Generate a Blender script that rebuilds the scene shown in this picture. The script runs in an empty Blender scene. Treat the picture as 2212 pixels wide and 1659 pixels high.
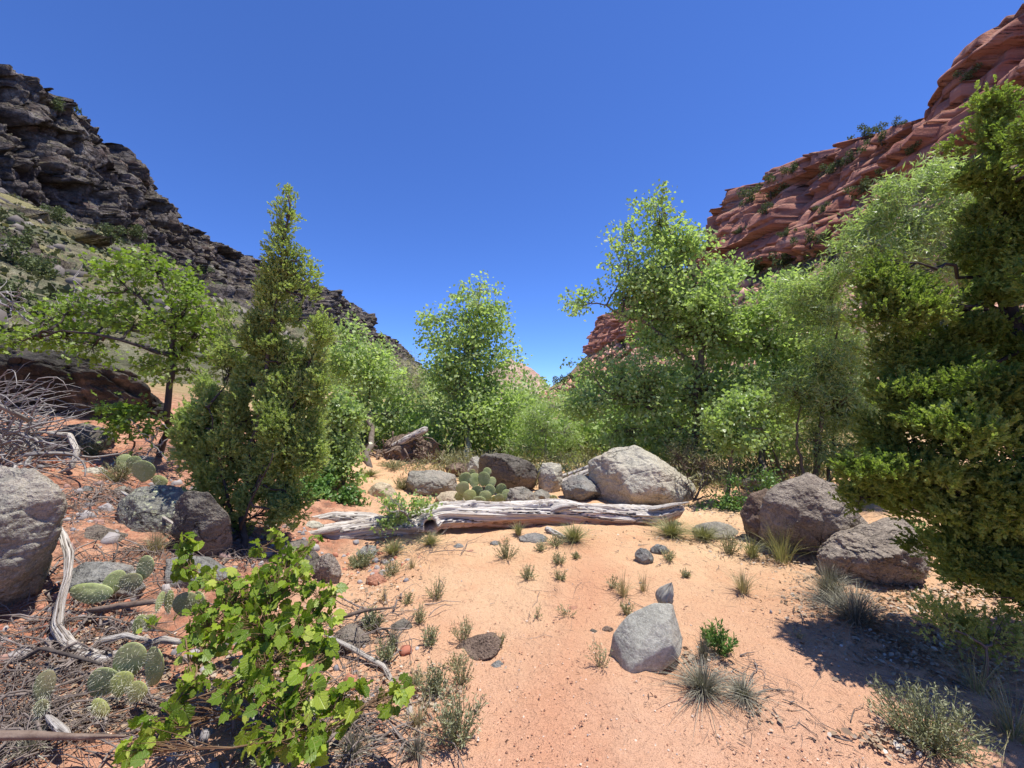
import bpy, bmesh, math, random
import numpy as np
from mathutils import Vector, Matrix, Euler
SC = bpy.context.scene
COL = SC.collection
R = math.radians
# ------------------------------------------------------------------ camera, sky, sun, exposure
CAMZ = 1.6; LENS = 14.0; PITCH = 2.3
cd = bpy.data.cameras.new('Camera'); cam = bpy.data.objects.new('Camera', cd); COL.objects.link(cam)
cd.lens = LENS; cd.sensor_width = 36.0; cd.clip_start = 0.05; cd.clip_end = 6000
cam.location = (0, 0, CAMZ); cam.rotation_euler = (R(90 + PITCH), 0, 0)
SC.camera = cam
SUN_EL = 75.0; SUN_AZ = 84.0          # azimuth from +Y towards +X
wd = bpy.data.worlds.new('World'); SC.world = wd; wd.use_nodes = True
nt = wd.node_tree; bg = nt.nodes['Background']
sk = nt.nodes.new('ShaderNodeTexSky'); sk.sky_type = 'NISHITA'; sk.sun_disc = False
sk.sun_elevation = R(SUN_EL); sk.sun_rotation = R(SUN_AZ)
sk.altitude = 3000; sk.air_density = 1.0; sk.dust_density = 0.1; sk.ozone_density = 2.0
tm = nt.nodes.new('ShaderNodeMix'); tm.data_type = 'RGBA'; tm.blend_type = 'MULTIPLY'; tm.inputs[0].default_value = 1.0
nt.links.new(sk.outputs[0], tm.inputs[6]); tm.inputs[7].default_value = (0.60, 0.88, 1.50, 1)
nt.links.new(tm.outputs[2], bg.inputs[0]); bg.inputs[1].default_value = 0.106
sl = bpy.data.lights.new('Sun', 'SUN'); so = bpy.data.objects.new('Sun', sl); COL.objects.link(so)
sl.energy = 4.8; sl.angle = R(0.5); sl.color = (1.0, 0.955, 0.89)
_e, _a = R(SUN_EL), R(SUN_AZ)
SUND = Vector((math.cos(_e) * math.sin(_a), math.cos(_e) * math.cos(_a), math.sin(_e)))
so.rotation_euler = SUND.to_track_quat('Z', 'Y').to_euler()
SC.view_settings.view_transform = 'Standard'; SC.view_settings.look = 'None'
SC.view_settings.exposure = 0.5; SC.view_settings.gamma = 1.0
SC.render.engine = 'CYCLES'
SC.cycles.max_bounces = 6; SC.cycles.transparent_max_bounces = 4

# ------------------------------------------------------------------ numeric helpers
def h3(ix, iy, iz, s=0):
    M = np.uint64(0xFFFFFFFF)
    n = (ix.astype(np.int64) * 73856093) ^ (iy.astype(np.int64) * 19349663) ^ (iz.astype(np.int64) * 83492791) ^ (s * 2654435761)
    n = n.astype(np.uint64) & M
    n = ((n ^ (n >> np.uint64(15))) * np.uint64(2246822519)) & M
    n = ((n ^ (n >> np.uint64(13))) * np.uint64(3266489917)) & M
    n = n ^ (n >> np.uint64(16))
    return n.astype(np.float64) / 4294967296.0
def vnoise(p, s=0):
    i = np.floor(p); f = p - i; f = f * f * f * (f * (f * 6 - 15) + 10); i = i.astype(np.int64)
    x, y, z = i[..., 0], i[..., 1], i[..., 2]; r = 0
    for a in (0, 1):
        wa = f[..., 0] if a else 1 - f[..., 0]
        for b in (0, 1):
            wb = f[..., 1] if b else 1 - f[..., 1]
            for c in (0, 1):
                wc = f[..., 2] if c else 1 - f[..., 2]
                r = r + wa * wb * wc * h3(x + a, y + b, z + c, s)
    return r * 2 - 1
def fbm(p, o=4, s=0, g=0.5):
    a = 1.0; t = 0; r = 0
    for k in range(o):
        r = r + a * vnoise(p, s + k * 17); t += a; a *= g; p = p * 2.03 + 11.3
    return r / t
def voro(p, s=0):
    i = np.floor(p).astype(np.int64); sh = p.shape[:-1]
    f1 = np.full(sh, 9.0); f2 = np.full(sh, 9.0); cid = np.zeros(sh)
    for a in (-1, 0, 1):
        for b in (-1, 0, 1):
            for c in (-1, 0, 1):
                x, y, z = i[..., 0] + a, i[..., 1] + b, i[..., 2] + c
                d = np.sqrt((x + h3(x, y, z, s) - p[..., 0])**2 + (y + h3(x, y, z, s + 1) - p[..., 1])**2 + (z + h3(x, y, z, s + 2) - p[..., 2])**2)
                n = d < f1; f2 = np.where(n, f1, np.minimum(f2, d)); cid = np.where(n, h3(x, y, z, s + 3), cid); f1 = np.where(n, d, f1)
    return f1, f2, cid
def sstep(a, b, x):
    t = np.clip((x - a) / (b - a), 0, 1); return t * t * (3 - 2 * t)
def st(*a): return np.stack(np.broadcast_arrays(*a), -1)
def unit(v): return v / np.maximum(np.linalg.norm(v, axis=-1, keepdims=True), 1e-9)
# ground height, metres
def ground_h(x, y):
    x = np.asarray(x, float); y = np.asarray(y, float); q = st(x, y, 0 * x)
    t = (-x - 1.7) / 0.5
    hl = 0.25 * 0.5 * np.log1p(np.exp(np.clip(t, -30, 30))); hl = np.where(t > 30, 0.25 * (-x - 1.7), hl)
    hl = 3.0 * np.tanh(hl / 3.0) * (1 - 0.35 * sstep(-3.8, -6.0, x) * 0)
    tr = (x - 5.0); hr = 0.16 * np.log1p(np.exp(np.clip(tr, -30, 30))); hr = 2.0 * np.tanh(hr / 2.0)
    h = hl + hr + 0.07 * fbm(q * 0.45, 3, 5) + 0.05 * fbm(q * 1.7, 3, 6) * (0.5 + sstep(-1, -2, x))
    h = h - 0.16 * np.exp(-((x + 1.55)**2 / 0.35 + (y - 4.1)**2 / 0.5))
    h = h + 0.10 * np.exp(-((x - 0.6)**2 / 1.2 + (y - 4.3)**2 / 0.5))
    far = sstep(30, 300, y); h = h + far * 1.5 * fbm(q * 0.02, 3, 8)
    return h
def gh(x, y): return float(ground_h(x, y))
# photograph coordinates are read in a 2212 x 1659 view
VW, VH = 2212.0, 1659.0; FV = LENS / 36 * VW
CR = Euler((R(90 + PITCH), 0, 0)).to_matrix()
def ray(px, py): return CR @ Vector(((px - VW / 2) / FV, (VH / 2 - py) / FV, -1.0))
def P(px, py, d):
    r = ray(px, py); return Vector((0, 0, CAMZ)) + r * (d / r.y)
def G(px, py):
    r = ray(px, py); r = r / r.y; d = 0.8
    while d < 60:
        z = CAMZ + r.z * d
        if z < gh(r.x * d, d): break
        d *= 1.01
    return Vector((r.x * d, d, gh(r.x * d, d)))

# ------------------------------------------------------------------ mesh helpers
class MB:
    def __init__(s): s.V = []; s.L = []; s.C = []; s.A = []; s.n = 0
    def add(s, V, F, rnd=None):
        V = np.asarray(V, float).reshape(-1, 3); F = np.asarray(F, np.int64)
        if F.ndim == 1: F = F.reshape(1, -1)
        s.V.append(V); s.L.append((F + s.n).ravel()); s.C.append(np.full(len(F), F.shape[1])); s.n += len(V)
        s.A.append(np.full(len(F), random.random()) if rnd is None else np.broadcast_to(rnd, (len(F),)).astype(float))
    def build(s, name, mat, parent=None, loc=None, smooth=False, vattr=None):
        V = np.concatenate(s.V); L = np.concatenate(s.L); C = np.concatenate(s.C); A = np.concatenate(s.A)
        o0 = np.array(parent.location if parent is not None else (loc if loc is not None else (0, 0, 0)))
        if parent is not None and parent.parent is not None: o0 = o0 + np.array(parent.parent.location)
        V = V - o0
        me = bpy.data.meshes.new(name)
        me.vertices.add(len(V)); me.vertices.foreach_set('co', V.astype(np.float32).ravel())
        me.loops.add(len(L)); me.loops.foreach_set('vertex_index', L.astype(np.int32))
        me.polygons.add(len(C)); me.polygons.foreach_set('loop_start', np.concatenate([[0], np.cumsum(C)[:-1]]).astype(np.int32))
        me.update(calc_edges=True)
        if smooth: me.polygons.foreach_set('use_smooth', np.ones(len(C), bool))
        at = me.attributes.new('rnd', 'FLOAT', 'FACE'); at.data.foreach_set('value', A.astype(np.float32))
        for k, v in (vattr or {}).items():
            a = me.attributes.new(k, 'FLOAT', 'POINT'); a.data.foreach_set('value', v.astype(np.float32).ravel())
        me.materials.append(mat)
        o = bpy.data.objects.new(name, me); COL.objects.link(o)
        if parent is not None: o.parent = parent
        elif loc is not None: o.location = loc
        return o
def tag(o, label=None, cat=None, group=None, kind=None):
    if label: o['label'] = label
    if cat: o['category'] = cat
    if group: o['group'] = group
    if kind: o['kind'] = kind
    return o
def thing(name, label, cat, loc, group=None):
    o = bpy.data.objects.new(name, None); COL.objects.link(o); o.location = loc; o.empty_display_size = 0.1
    return tag(o, label, cat, group)
def tube(mb, pts, rad, sides=6, rnd=None, cap=True):
    pts = np.array([tuple(p) for p in pts], float); n = len(pts)
    rad = np.broadcast_to(np.asarray(rad, float), (n,))
    T = np.gradient(pts, axis=0); T = unit(T)
    ref = np.array([0, 0, 1.0]) if abs(T[:, 2]).mean() < 0.8 else np.array([0, 1.0, 0])
    A = unit(np.cross(T, ref)); B = np.cross(T, A)
    an = np.linspace(0, 2 * np.pi, sides, endpoint=False)
    V = pts[:, None] + rad[:, None, None] * (np.cos(an)[None, :, None] * A[:, None] + np.sin(an)[None, :, None] * B[:, None])
    i = np.arange(n - 1)[:, None] * sides; j = np.arange(sides)[None]; k = (j + 1) % sides
    F = np.stack([i + j, i + k, i + sides + k, i + sides + j], -1).reshape(-1, 4)
    mb.add(V.reshape(-1, 3), F, rnd)
    if cap and sides > 2:
        e = n * sides; 
        mb.V[-1] = np.concatenate([mb.V[-1], pts[:1], pts[-1:]]); b = mb.n - e; mb.n += 2
        jj = np.arange(sides); kk = (jj + 1) % sides
        F2 = np.concatenate([np.stack([kk, jj, np.full(sides, e)], -1), np.stack([e - sides + jj, e - sides + kk, np.full(sides, e + 1)], -1)])
        mb.L.append((F2 + b).ravel()); mb.C.append(np.full(len(F2), 3)); mb.A.append(np.full(len(F2), mb.A[-1][0]))
def wander(a, b, n, amp, rng, sag=0):
    a = np.array(a); b = np.array(b); t = np.linspace(0, 1, n)[:, None]
    w = rng.normal(0, 1, (n, 3)).cumsum(0); w = w - w[:1] * (1 - t) - w[-1:] * t
    L = np.linalg.norm(b - a); p = a * (1 - t) + b * t + w * amp * L / max(1, math.sqrt(n))
    p[:, 2] += sag * L * (4 * t[:, 0] * (1 - t[:, 0])); return p
def arc(a, b, n, rng, k=.28):
    a = np.array(a); b = np.array(b); L = np.linalg.norm(b - a); m = (a + b) / 2 + rng.normal(0, 1, 3) * k * L; m2 = (m + b) / 2 + rng.normal(0, 1, 3) * k * .5 * L; t = np.linspace(0, 1, n)[:, None]
    return a * (1 - t)**3 + 3 * m * t * (1 - t)**2 + 3 * m2 * t * t * (1 - t) + b * t**3 + rng.normal(0, .008, (n, 3)) * L
def inst(mb, T, F, C, Y, N, S, rnd=None, rng=None):
    """stamp template T (x across, y along, z normal) at centres C"""
    Y = unit(Y); Z = unit(N - (N * Y).sum(-1, keepdims=True) * Y); X = np.cross(Y, Z)
    T = np.asarray(T, float); F = np.asarray(F)
    S = np.broadcast_to(np.asarray(S, float).reshape(-1, 1, 1), (len(C), 1, 1))
    V = C[:, None] + S * (T[None, :, 0:1] * X[:, None] + T[None, :, 1:2] * Y[:, None] + T[None, :, 2:3] * Z[:, None])
    FF = (F[None] + (np.arange(len(C)) * len(T))[:, None, None]).reshape(-1, F.shape[1])
    if rnd is None: rnd = (rng or np.random.default_rng(1)).random(len(C))
    mb.add(V.reshape(-1, 3), FF, np.repeat(rnd, len(F)))

# ------------------------------------------------------------------ materials
class NM:
    def __init__(s, name):
        s.m = bpy.data.materials.new(name); s.m.use_nodes = True; s.t = s.m.node_tree
        s.b = s.t.nodes['Principled BSDF']; s.o = s.t.nodes['Material Output']; s.pos = s.t.nodes.new('ShaderNodeNewGeometry')
    def n(s, ty, **k):
        o = s.t.nodes.new(ty)
        for a, v in k.items(): setattr(o, a, v)
        return o
    def l(s, a, b): s.t.links.new(a, b)
    def setin(s, sock, v):
        if hasattr(v, 'is_output') or isinstance(v, bpy.types.NodeSocket): s.l(v, sock)
        else: sock.default_value = v
    def p(s, scale=(1, 1, 1), rot=(0, 0, 0)):
        m = s.n('ShaderNodeMapping'); m.inputs['Scale'].default_value = scale; m.inputs['Rotation'].default_value = rot
        s.l(s.pos.outputs['Position'], m.inputs[0]); return m.outputs[0]
    def noise(s, sc, det=5, rough=0.55, vec=None, dist=0):
        o = s.n('ShaderNodeTexNoise'); o.inputs['Scale'].default_value = sc; o.inputs['Detail'].default_value = det
        o.inputs['Roughness'].default_value = rough; o.inputs['Distortion'].default_value = dist
        s.l(vec if vec is not None else s.pos.outputs['Position'], o.inputs['Vector']); return o.outputs['Fac']
    def vor(s, sc, vec=None, feat='F1', out='Distance'):
        o = s.n('ShaderNodeTexVoronoi', feature=feat); o.inputs['Scale'].default_value = sc
        s.l(vec if vec is not None else s.pos.outputs['Position'], o.inputs['Vector']); return o.outputs[out]
    def ramp(s, f, stops):
        o = s.n('ShaderNodeValToRGB'); cr = o.color_ramp
        while len(cr.elements) < len(stops): cr.elements.new(0.5)
        for e, (p, c) in zip(cr.elements, stops):
            e.position = p; e.color = tuple(c) + (1,) if len(c) == 3 else c
        s.l(f, o.inputs[0]); return o.outputs[0]
    def mr(s, f, a, b, c=0.0, d=1.0):
        o = s.n('ShaderNodeMapRange'); s.setin(o.inputs[0], f)
        for i, v in zip((1, 2, 3, 4), (a, b, c, d)): o.inputs[i].default_value = v
        return o.outputs[0]
    def mix(s, f, a, b, mode='MIX'):
        o = s.n('ShaderNodeMix', data_type='RGBA', blend_type=mode); s.setin(o.inputs[0], f)
        for sock, v in ((o.inputs[6], a), (o.inputs[7], b)):
            s.setin(sock, tuple(v) + (1,) if isinstance(v, tuple) and len(v) == 3 else v)
        return o.outputs[2]
    def math(s, op, a, b=0.0):
        o = s.n('ShaderNodeMath', operation=op); s.setin(o.inputs[0], a); s.setin(o.inputs[1], b); return o.outputs[0]
    def attr(s, name, out='Fac'):
        o = s.n('ShaderNodeAttribute', attribute_name=name); return o.outputs[out]
    def sep(s, sock):
        o = s.n('ShaderNodeSeparateXYZ'); s.l(sock, o.inputs[0]); return o.outputs
    def bump(s, hgt, strength, dist, prev=None):
        o = s.n('ShaderNodeBump'); o.inputs['Strength'].default_value = strength; o.inputs['Distance'].default_value = dist
        s.l(hgt, o.inputs['Height'])
        if prev is not None: s.l(prev, o.inputs['Normal'])
        s.l(o.outputs[0], s.b.inputs['Normal']); return o.outputs[0]
    def done(s, col, rough=0.9, spec=0.2):
        s.setin(s.b.inputs['Base Color'], col if not isinstance(col, tuple) else col + (1,)); s.setin(s.b.inputs['Roughness'], rough)
        s.b.inputs['Specular IOR Level'].default_value = spec; return s.m

def rockmat(name, c1, c2, scale=1.0, pits=0.5, lichen=None, red=None, bk=1.0):
    k = NM(name)
    a = k.noise(2.2 * scale, 6, 0.6); f = k.noise(45 * scale, 4, 0.7); g = k.noise(11 * scale, 5, 0.65)
    col = k.mix(k.mr(a, 0.32, 0.68), c1, c2)
    col = k.mix(k.mr(g, 0.55, 0.75, 0, 0.55), col, tuple(min(1, x * 1.45) for x in c2))
    col = k.mix(k.mr(f, 0.35, 0.6, 0.5, 0), col, tuple(x * 0.35 for x in c1))
    cv = k.n('ShaderNodeVectorMath', operation='ADD'); c3 = k.n('ShaderNodeTexNoise'); c3.inputs['Scale'].default_value = 2.2 * scale; c3.inputs['Detail'].default_value = 5; k.l(c3.outputs['Color'], cv.inputs[0]); k.l(k.p((1.5, 1.5, 2.4)), cv.inputs[1])
    ck = k.math('MULTIPLY', float(bk > .5), k.math('MULTIPLY', k.mr(k.vor(1.3, cv.outputs[0], 'DISTANCE_TO_EDGE'), 0, 0.022, 1, 0), k.mr(k.noise(1.7, 3), .46, .6))); col = k.mix(k.math('MULTIPLY', ck, .75), col, tuple(x * 0.25 for x in c1))
    st_ = k.noise(1.1, 6, 0.7); col = k.mix(k.mr(st_, 0.5, 0.62, 0, 0.35), col, (0.36, 0.27, 0.20)) if not lichen else col
    if red: col = k.mix(k.mr(k.noise(1.4 * scale, 4), 0.5, 0.68, 0, 0.8), col, red)
    col = k.mix(k.mr(k.noise(5 * scale, 7, 0.75), 0.5, 0.58, 0, 0.28), col, tuple(x * 0.5 for x in c1)); col = k.mix(k.mr(k.noise(120 * scale, 2, 0.6), 0.6, 0.72, 0, 0.5), col, tuple(min(1, x * 1.7) for x in c2))
    if lichen:
        v = k.vor(26, feat='SMOOTH_F1'); n2 = k.noise(3.0, 3)
        m = k.math('MULTIPLY', k.mr(v, 0.34, 0.26), k.mr(n2, 0.45, 0.56))
        col = k.mix(m, col, lichen)
        v3 = k.vor(90); m3 = k.math('MULTIPLY', k.mr(v3, 0.4, 0.3), k.mr(k.noise(5, 3), 0.5, 0.6, 0, 0.7)); col = k.mix(m3, col, lichen)
    v = k.vor(70 * scale); b = k.bump(k.mr(v, 0.0, 0.45), pits, 0.006)
    b = k.bump(k.math('SUBTRACT', 1.0, ck), 0.8, 0.03, b)
    b = k.bump(g, 0.9 * bk, 0.05, b); k.bump(f, 0.8 * bk, 0.012, b)
    return k.done(col, 0.92, 0.15)
M = {}
M['grey'] = rockmat('grey_basalt', (0.217, 0.196, 0.156), (0.391, 0.364, 0.294))
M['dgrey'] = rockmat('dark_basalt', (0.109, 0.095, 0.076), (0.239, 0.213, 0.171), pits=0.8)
M['pgrey'] = rockmat('pale_rock', (0.435, 0.398, 0.313), (0.608, 0.566, 0.441), pits=0.3)
M['bluegrey'] = rockmat('blue_grey_rock', (0.184, 0.179, 0.162), (0.315, 0.308, 0.274), pits=0.3)
M['tan'] = rockmat('tan_rock', (0.500, 0.403, 0.264), (0.652, 0.549, 0.382), pits=0.25)
M['brown'] = rockmat('brown_basalt', (0.152, 0.106, 0.078), (0.305, 0.224, 0.166), pits=1.0)
M['lich'] = rockmat('lichened_basalt', (0.174, 0.168, 0.142), (0.315, 0.308, 0.255), lichen=(0.543, 0.560, 0.342))
M['pinkg'] = rockmat('pinkish_basalt', (0.228, 0.185, 0.147), (0.435, 0.375, 0.303), pits=1.0)
M['redrock'] = rockmat('red_rock', (0.413, 0.190, 0.117), (0.543, 0.302, 0.196))
M['smooth'] = rockmat('smooth_grey_rock', (0.370, 0.358, 0.289), (0.478, 0.465, 0.377), pits=0.15, bk=0.3)
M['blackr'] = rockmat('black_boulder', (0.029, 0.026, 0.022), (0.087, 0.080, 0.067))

def leafmat(name, a, b, c=None, trans=0.35, rough=0.45, spec=0.4, hue=None):
    k = NM(name); r = k.attr('rnd')
    stops = [(0, a), (1, b)] if c is None else [(0, a), (0.8, b), (1, c)]
    col = k.ramp(r, stops); n = k.noise(3.0, 2)
    col = k.mix(k.mr(n, 0.35, 0.65, 0, 0.3), col, tuple(x * 0.6 for x in a))
    if name == 'grape_leaf':
        lx = k.math('ABSOLUTE', k.attr('lx')); ly = k.math('SUBTRACT', k.attr('ly'), .12); w = k.math('FRACT', k.math('MULTIPLY', k.math('SUBTRACT', ly, k.math('MULTIPLY', lx, .9)), 5.5))
        sv = k.mr(k.math('ABSOLUTE', k.math('SUBTRACT', w, .5)), .0, .13, 1, 0); mv = k.mr(lx, .0, .03, 1, 0); vn = k.math('MAXIMUM', k.math('MULTIPLY', sv, .7), mv)
        col = k.mix(k.math('MULTIPLY', vn, .5), col, (.62, .70, .25)); bl = k.noise(60, 3, .6); col = k.mix(k.mr(bl, .62, .72, 0, .5), col, (.35, .28, .08)); k.bump(vn, .6, .004)
    k.done(col, rough, spec)
    tr = k.n('ShaderNodeBsdfTranslucent'); tc = k.mix(1.0, col, (1.0, 1.15, 0.55), 'MULTIPLY'); k.l(tc, tr.inputs[0])
    mx = k.n('ShaderNodeMixShader'); mx.inputs[0].default_value = trans
    k.l(k.b.outputs[0], mx.inputs[1]); k.l(tr.outputs[0], mx.inputs[2]); k.l(mx.outputs[0], k.o.inputs[0])
    return k.m
M['cotton'] = leafmat('cottonwood_leaf', (0.36, 0.46, 0.17), (0.54, 0.65, 0.29), (0.70, 0.77, 0.50), 0.55, 0.5, 0.35)
M['cotton2'] = leafmat('young_leaf', (0.30, 0.40, 0.14), (0.46, 0.575, 0.24), (0.60, 0.68, 0.38), 0.5, 0.38, 0.5)
M['willow'] = leafmat('willow_leaf', (0.32, 0.42, 0.16), (0.50, 0.60, 0.28), (0.66, 0.70, 0.52), 0.5, 0.4, 0.5)
M['oak'] = leafmat('oak_leaf', (0.13, 0.215, 0.03), (0.33, 0.46, 0.07), (0.62, 0.70, 0.36), 0.45, 0.5, 0.35)
M['grape'] = leafmat('grape_leaf', (0.10, 0.19, 0.012), (0.33, 0.45, 0.03), (0.58, 0.64, 0.12), 0.42, 0.42, 0.4)
M['junip'] = leafmat('juniper_foliage', (0.31, 0.39, 0.12), (0.52, 0.60, 0.23), (0.64, 0.68, 0.33), 0.5, 0.6, 0.3)
M['junip2'] = leafmat('cypress_foliage', (0.16, 0.23, 0.05), (0.38, 0.47, 0.12), (0.56, 0.63, 0.22), 0.48, 0.6, 0.3)
M['bush'] = leafmat('bush_leaf', (0.10, 0.20, 0.05), (0.24, 0.40, 0.10), None, 0.3, 0.4, 0.4)
M['sage'] = leafmat('sage_leaf', (0.22, 0.24, 0.12), (0.42, 0.43, 0.25), (0.52, 0.51, 0.35), 0.2, 0.6, 0.2)
M['herb'] = leafmat('herb_leaf', (0.28, 0.27, 0.14), (0.46, 0.44, 0.25), (0.58, 0.53, 0.35), 0.25, 0.6, 0.2)
M['grass'] = leafmat('green_grass', (0.22, 0.22, 0.09), (0.40, 0.38, 0.18), (0.54, 0.48, 0.29), 0.25, 0.5, 0.3)
M['dry'] = leafmat('dry_grass', (0.30, 0.25, 0.13), (0.50, 0.43, 0.25), (0.6, 0.55, 0.38), 0.2, 0.5, 0.3)
M['greyg'] = leafmat('grey_dead_grass', (0.13, 0.12, 0.09), (0.34, 0.32, 0.24), (0.55, 0.52, 0.38), 0.15, 0.55, 0.3)
M['fargreen'] = leafmat('far_shrub_leaf', (0.09, 0.12, 0.055), (0.20, 0.23, 0.11), None, 0.2, 0.7, 0.1)
M['thick'] = leafmat('thicket_leaf', (0.30, 0.41, 0.14), (0.47, 0.58, 0.24), (0.52, 0.58, 0.30), 0.35, 0.5, 0.3)
M['drybush'] = leafmat('dry_bush_leaf', (0.34, 0.32, 0.15), (0.52, 0.49, 0.27), None, 0.3, 0.5, 0.3)
M['litter'] = leafmat('dead_leaf', (0.26, 0.17, 0.10), (0.56, 0.45, 0.33), (0.85, 0.80, 0.70), 0.1, 0.7, 0.2)
def barkmat(name, a, b, sc=14, str_=0.6):
    k = NM(name); v = k.p((sc, sc, sc * 0.18)); n = k.noise(1.0, 5, 0.65, v)
    col = k.mix(k.mr(n, 0.3, 0.7), a, b); r = k.attr('rnd'); col = k.mix(k.mr(r, 0, 1, 0.0, 0.45), col, tuple(x * 0.5 for x in a))
    k.bump(n, str_, 0.02); return k.done(col, 0.9, 0.15)
M['bark'] = barkmat('grey_brown_bark', (0.10, 0.075, 0.055), (0.24, 0.20, 0.16))
M['darkbark'] = barkmat('dark_bark', (0.045, 0.035, 0.03), (0.12, 0.10, 0.085))
M['palebark'] = barkmat('pale_bark', (0.28, 0.26, 0.21), (0.46, 0.43, 0.36))
M['greytwig'] = barkmat('grey_dead_wood', (0.19, 0.17, 0.155), (0.47, 0.44, 0.40))
M['twig'] = barkmat('brown_twig', (0.12, 0.08, 0.06), (0.30, 0.23, 0.18))
M['vine'] = barkmat('vine_stem', (0.16, 0.09, 0.05), (0.30, 0.20, 0.11))
def logmat():
    k = NM('weathered_log'); u = k.attr('lu'); w = k.attr('lw'); c = k.n('ShaderNodeCombineXYZ')
    k.l(k.math('MULTIPLY', u, 1.4), c.inputs[0]); k.l(k.math('MULTIPLY', w, 14.0), c.inputs[1])
    n = k.noise(1.3, 7, 0.7, c.outputs[0], 0.6); n2 = k.noise(0.5, 3, 0.5, c.outputs[0])
    col = k.ramp(n, [(0.33, (0.12, 0.09, 0.07)), (0.43, (0.38, 0.32, 0.26)), (0.52, (0.62, 0.57, 0.50)), (0.7, (0.78, 0.74, 0.68))])
    col = k.mix(k.mr(n2, 0.60, 0.75, 0, 0.35), col, (0.50, 0.29, 0.17))
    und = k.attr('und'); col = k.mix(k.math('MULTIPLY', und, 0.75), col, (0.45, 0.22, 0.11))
    cr = k.attr('crk'); col = k.mix(cr, col, (0.05, 0.035, 0.03))
    k.bump(n, 0.8, 0.02); return k.done(col, 0.85, 0.2)
M['log'] = logmat()
def padmat(name, a, b):
    k = NM(name); n = k.noise(9, 3); f = k.noise(60, 3)
    col = k.mix(k.mr(n, 0.35, 0.65), a, b); col = k.mix(k.mr(f, 0.6, 0.8, 0, 0.4), col, (0.45, 0.42, 0.25))
    k.bump(f, 0.3, 0.004); return k.done(col, 0.55, 0.35)
M['pad'] = padmat('cactus_pad', (0.26, 0.31, 0.11), (0.40, 0.43, 0.18))
M['pady'] = padmat('yellow_cactus_pad', (0.30, 0.33, 0.09), (0.38, 0.38, 0.14))
M['padb'] = padmat('brown_cactus_pad', (0.25, 0.22, 0.11), (0.22, 0.26, 0.11))
k = NM('cactus_spine'); M['spine'] = k.done((0.68, 0.66, 0.50), 0.5, 0.3)

# sand and red soil
k = NM('sand')
xyz = k.sep(k.pos.outputs['Position'])
big = k.noise(0.55, 5, 0.6); med = k.noise(3.5, 5, 0.65); fine = k.noise(26, 5, 0.75); grain = k.noise(190, 3, 0.8)
col = k.mix(k.mr(big, 0.38, 0.62), (0.64, 0.385, 0.215), (0.72, 0.49, 0.285))
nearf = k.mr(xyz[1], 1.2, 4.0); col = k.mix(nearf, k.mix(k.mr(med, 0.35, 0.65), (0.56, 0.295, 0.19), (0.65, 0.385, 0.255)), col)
col = k.mix(k.mr(med, 0.52, 0.75, 0, 0.45), col, (0.56, 0.25, 0.13))
px_ = k.math('ABSOLUTE', k.math('SUBTRACT', xyz[0], k.math('SUBTRACT', k.math('MULTIPLY', xyz[1], 0.30), 0.42)))
col = k.mix(k.math('MULTIPLY', k.mr(k.math('ADD', px_, k.math('MULTIPLY', k.noise(2.0, 4), .5)), .62, .25, 0, .55), k.mr(xyz[1], 5.2, 3.4)), col, (0.56, 0.265, 0.15))
mleft = k.math('MULTIPLY', k.mr(k.math('ADD', xyz[0], k.math('MULTIPLY', k.noise(1.2, 4), 1.6)), -0.35, -1.35), k.mr(k.math('ADD', xyz[1], k.math('MULTIPLY', xyz[0], 1.0)), 4.6, 3.2))
redc = k.mix(k.mr(k.noise(9, 6, 0.75), 0.50, 0.60, 0, .85), k.mix(k.mr(k.noise(4, 5, 0.7), 0.4, 0.62), (0.42, 0.185, 0.11), (0.62, 0.35, 0.22)), (0.20, 0.115, 0.08))
col = k.mix(mleft, col, redc)
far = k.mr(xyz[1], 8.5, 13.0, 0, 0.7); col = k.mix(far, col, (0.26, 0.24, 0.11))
col = k.mix(k.mr(grain, 0.30, 0.46, 0.55, 0), col, (0.27, 0.13, 0.08))
col = k.mix(k.mr(fine, 0.60, 0.75, 0, 0.35), col, (0.78, 0.52, 0.34))
bb = k.bump(fine, 1.0, 0.03); bb = k.bump(k.noise(9, 5, 0.7), 0.6, 0.05, bb); bb = k.bump(med, 0.4, 0.06, bb); k.bump(grain, 0.4, 0.003, bb)
M['sand'] = k.done(col, 0.95, 0.1)

# basalt cliff + talus
k = NM('basalt_hillside')
rk = k.attr('rock'); nn = k.noise(0.28, 6, 0.65); n2 = k.noise(1.3, 6, 0.7); up = k.sep(k.pos.outputs['Normal'])[2]
rockc = k.ramp(k.noise(0.8, 7, 0.7, k.p((1, 1, 1.6))), [(0.3, (0.06, 0.052, 0.048)), (0.47, (0.155, 0.13, 0.12)), (0.58, (0.27, 0.235, 0.21)), (0.72, (0.48, 0.445, 0.41))])
rockc = k.mix(k.mr(nn, 0.52, 0.66, 0, 0.55), rockc, (0.22, 0.13, 0.095))
rockc = k.mix(k.math('MULTIPLY', k.mr(up, 0.45, 0.75), k.mr(n2, 0.42, 0.6, 0, 0.75)), rockc, (0.24, 0.22, 0.13))
tal = k.ramp(k.noise(0.9, 8, 0.8), [(0.36, (0.06, 0.055, 0.045)), (0.46, (0.18, 0.155, 0.10)), (0.55, (0.29, 0.26, 0.16)), (0.68, (0.44, 0.41, 0.29))])
tal = k.mix(k.mr(nn, 0.42, 0.60, 0, 0.8), tal, (0.14, 0.155, 0.085))
tal = k.mix(k.mr(k.noise(0.12, 4), 0.5, 0.6, 0, 0.7), tal, (0.38, 0.335, 0.15))
col = k.mix(rk, tal, rockc)
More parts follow.
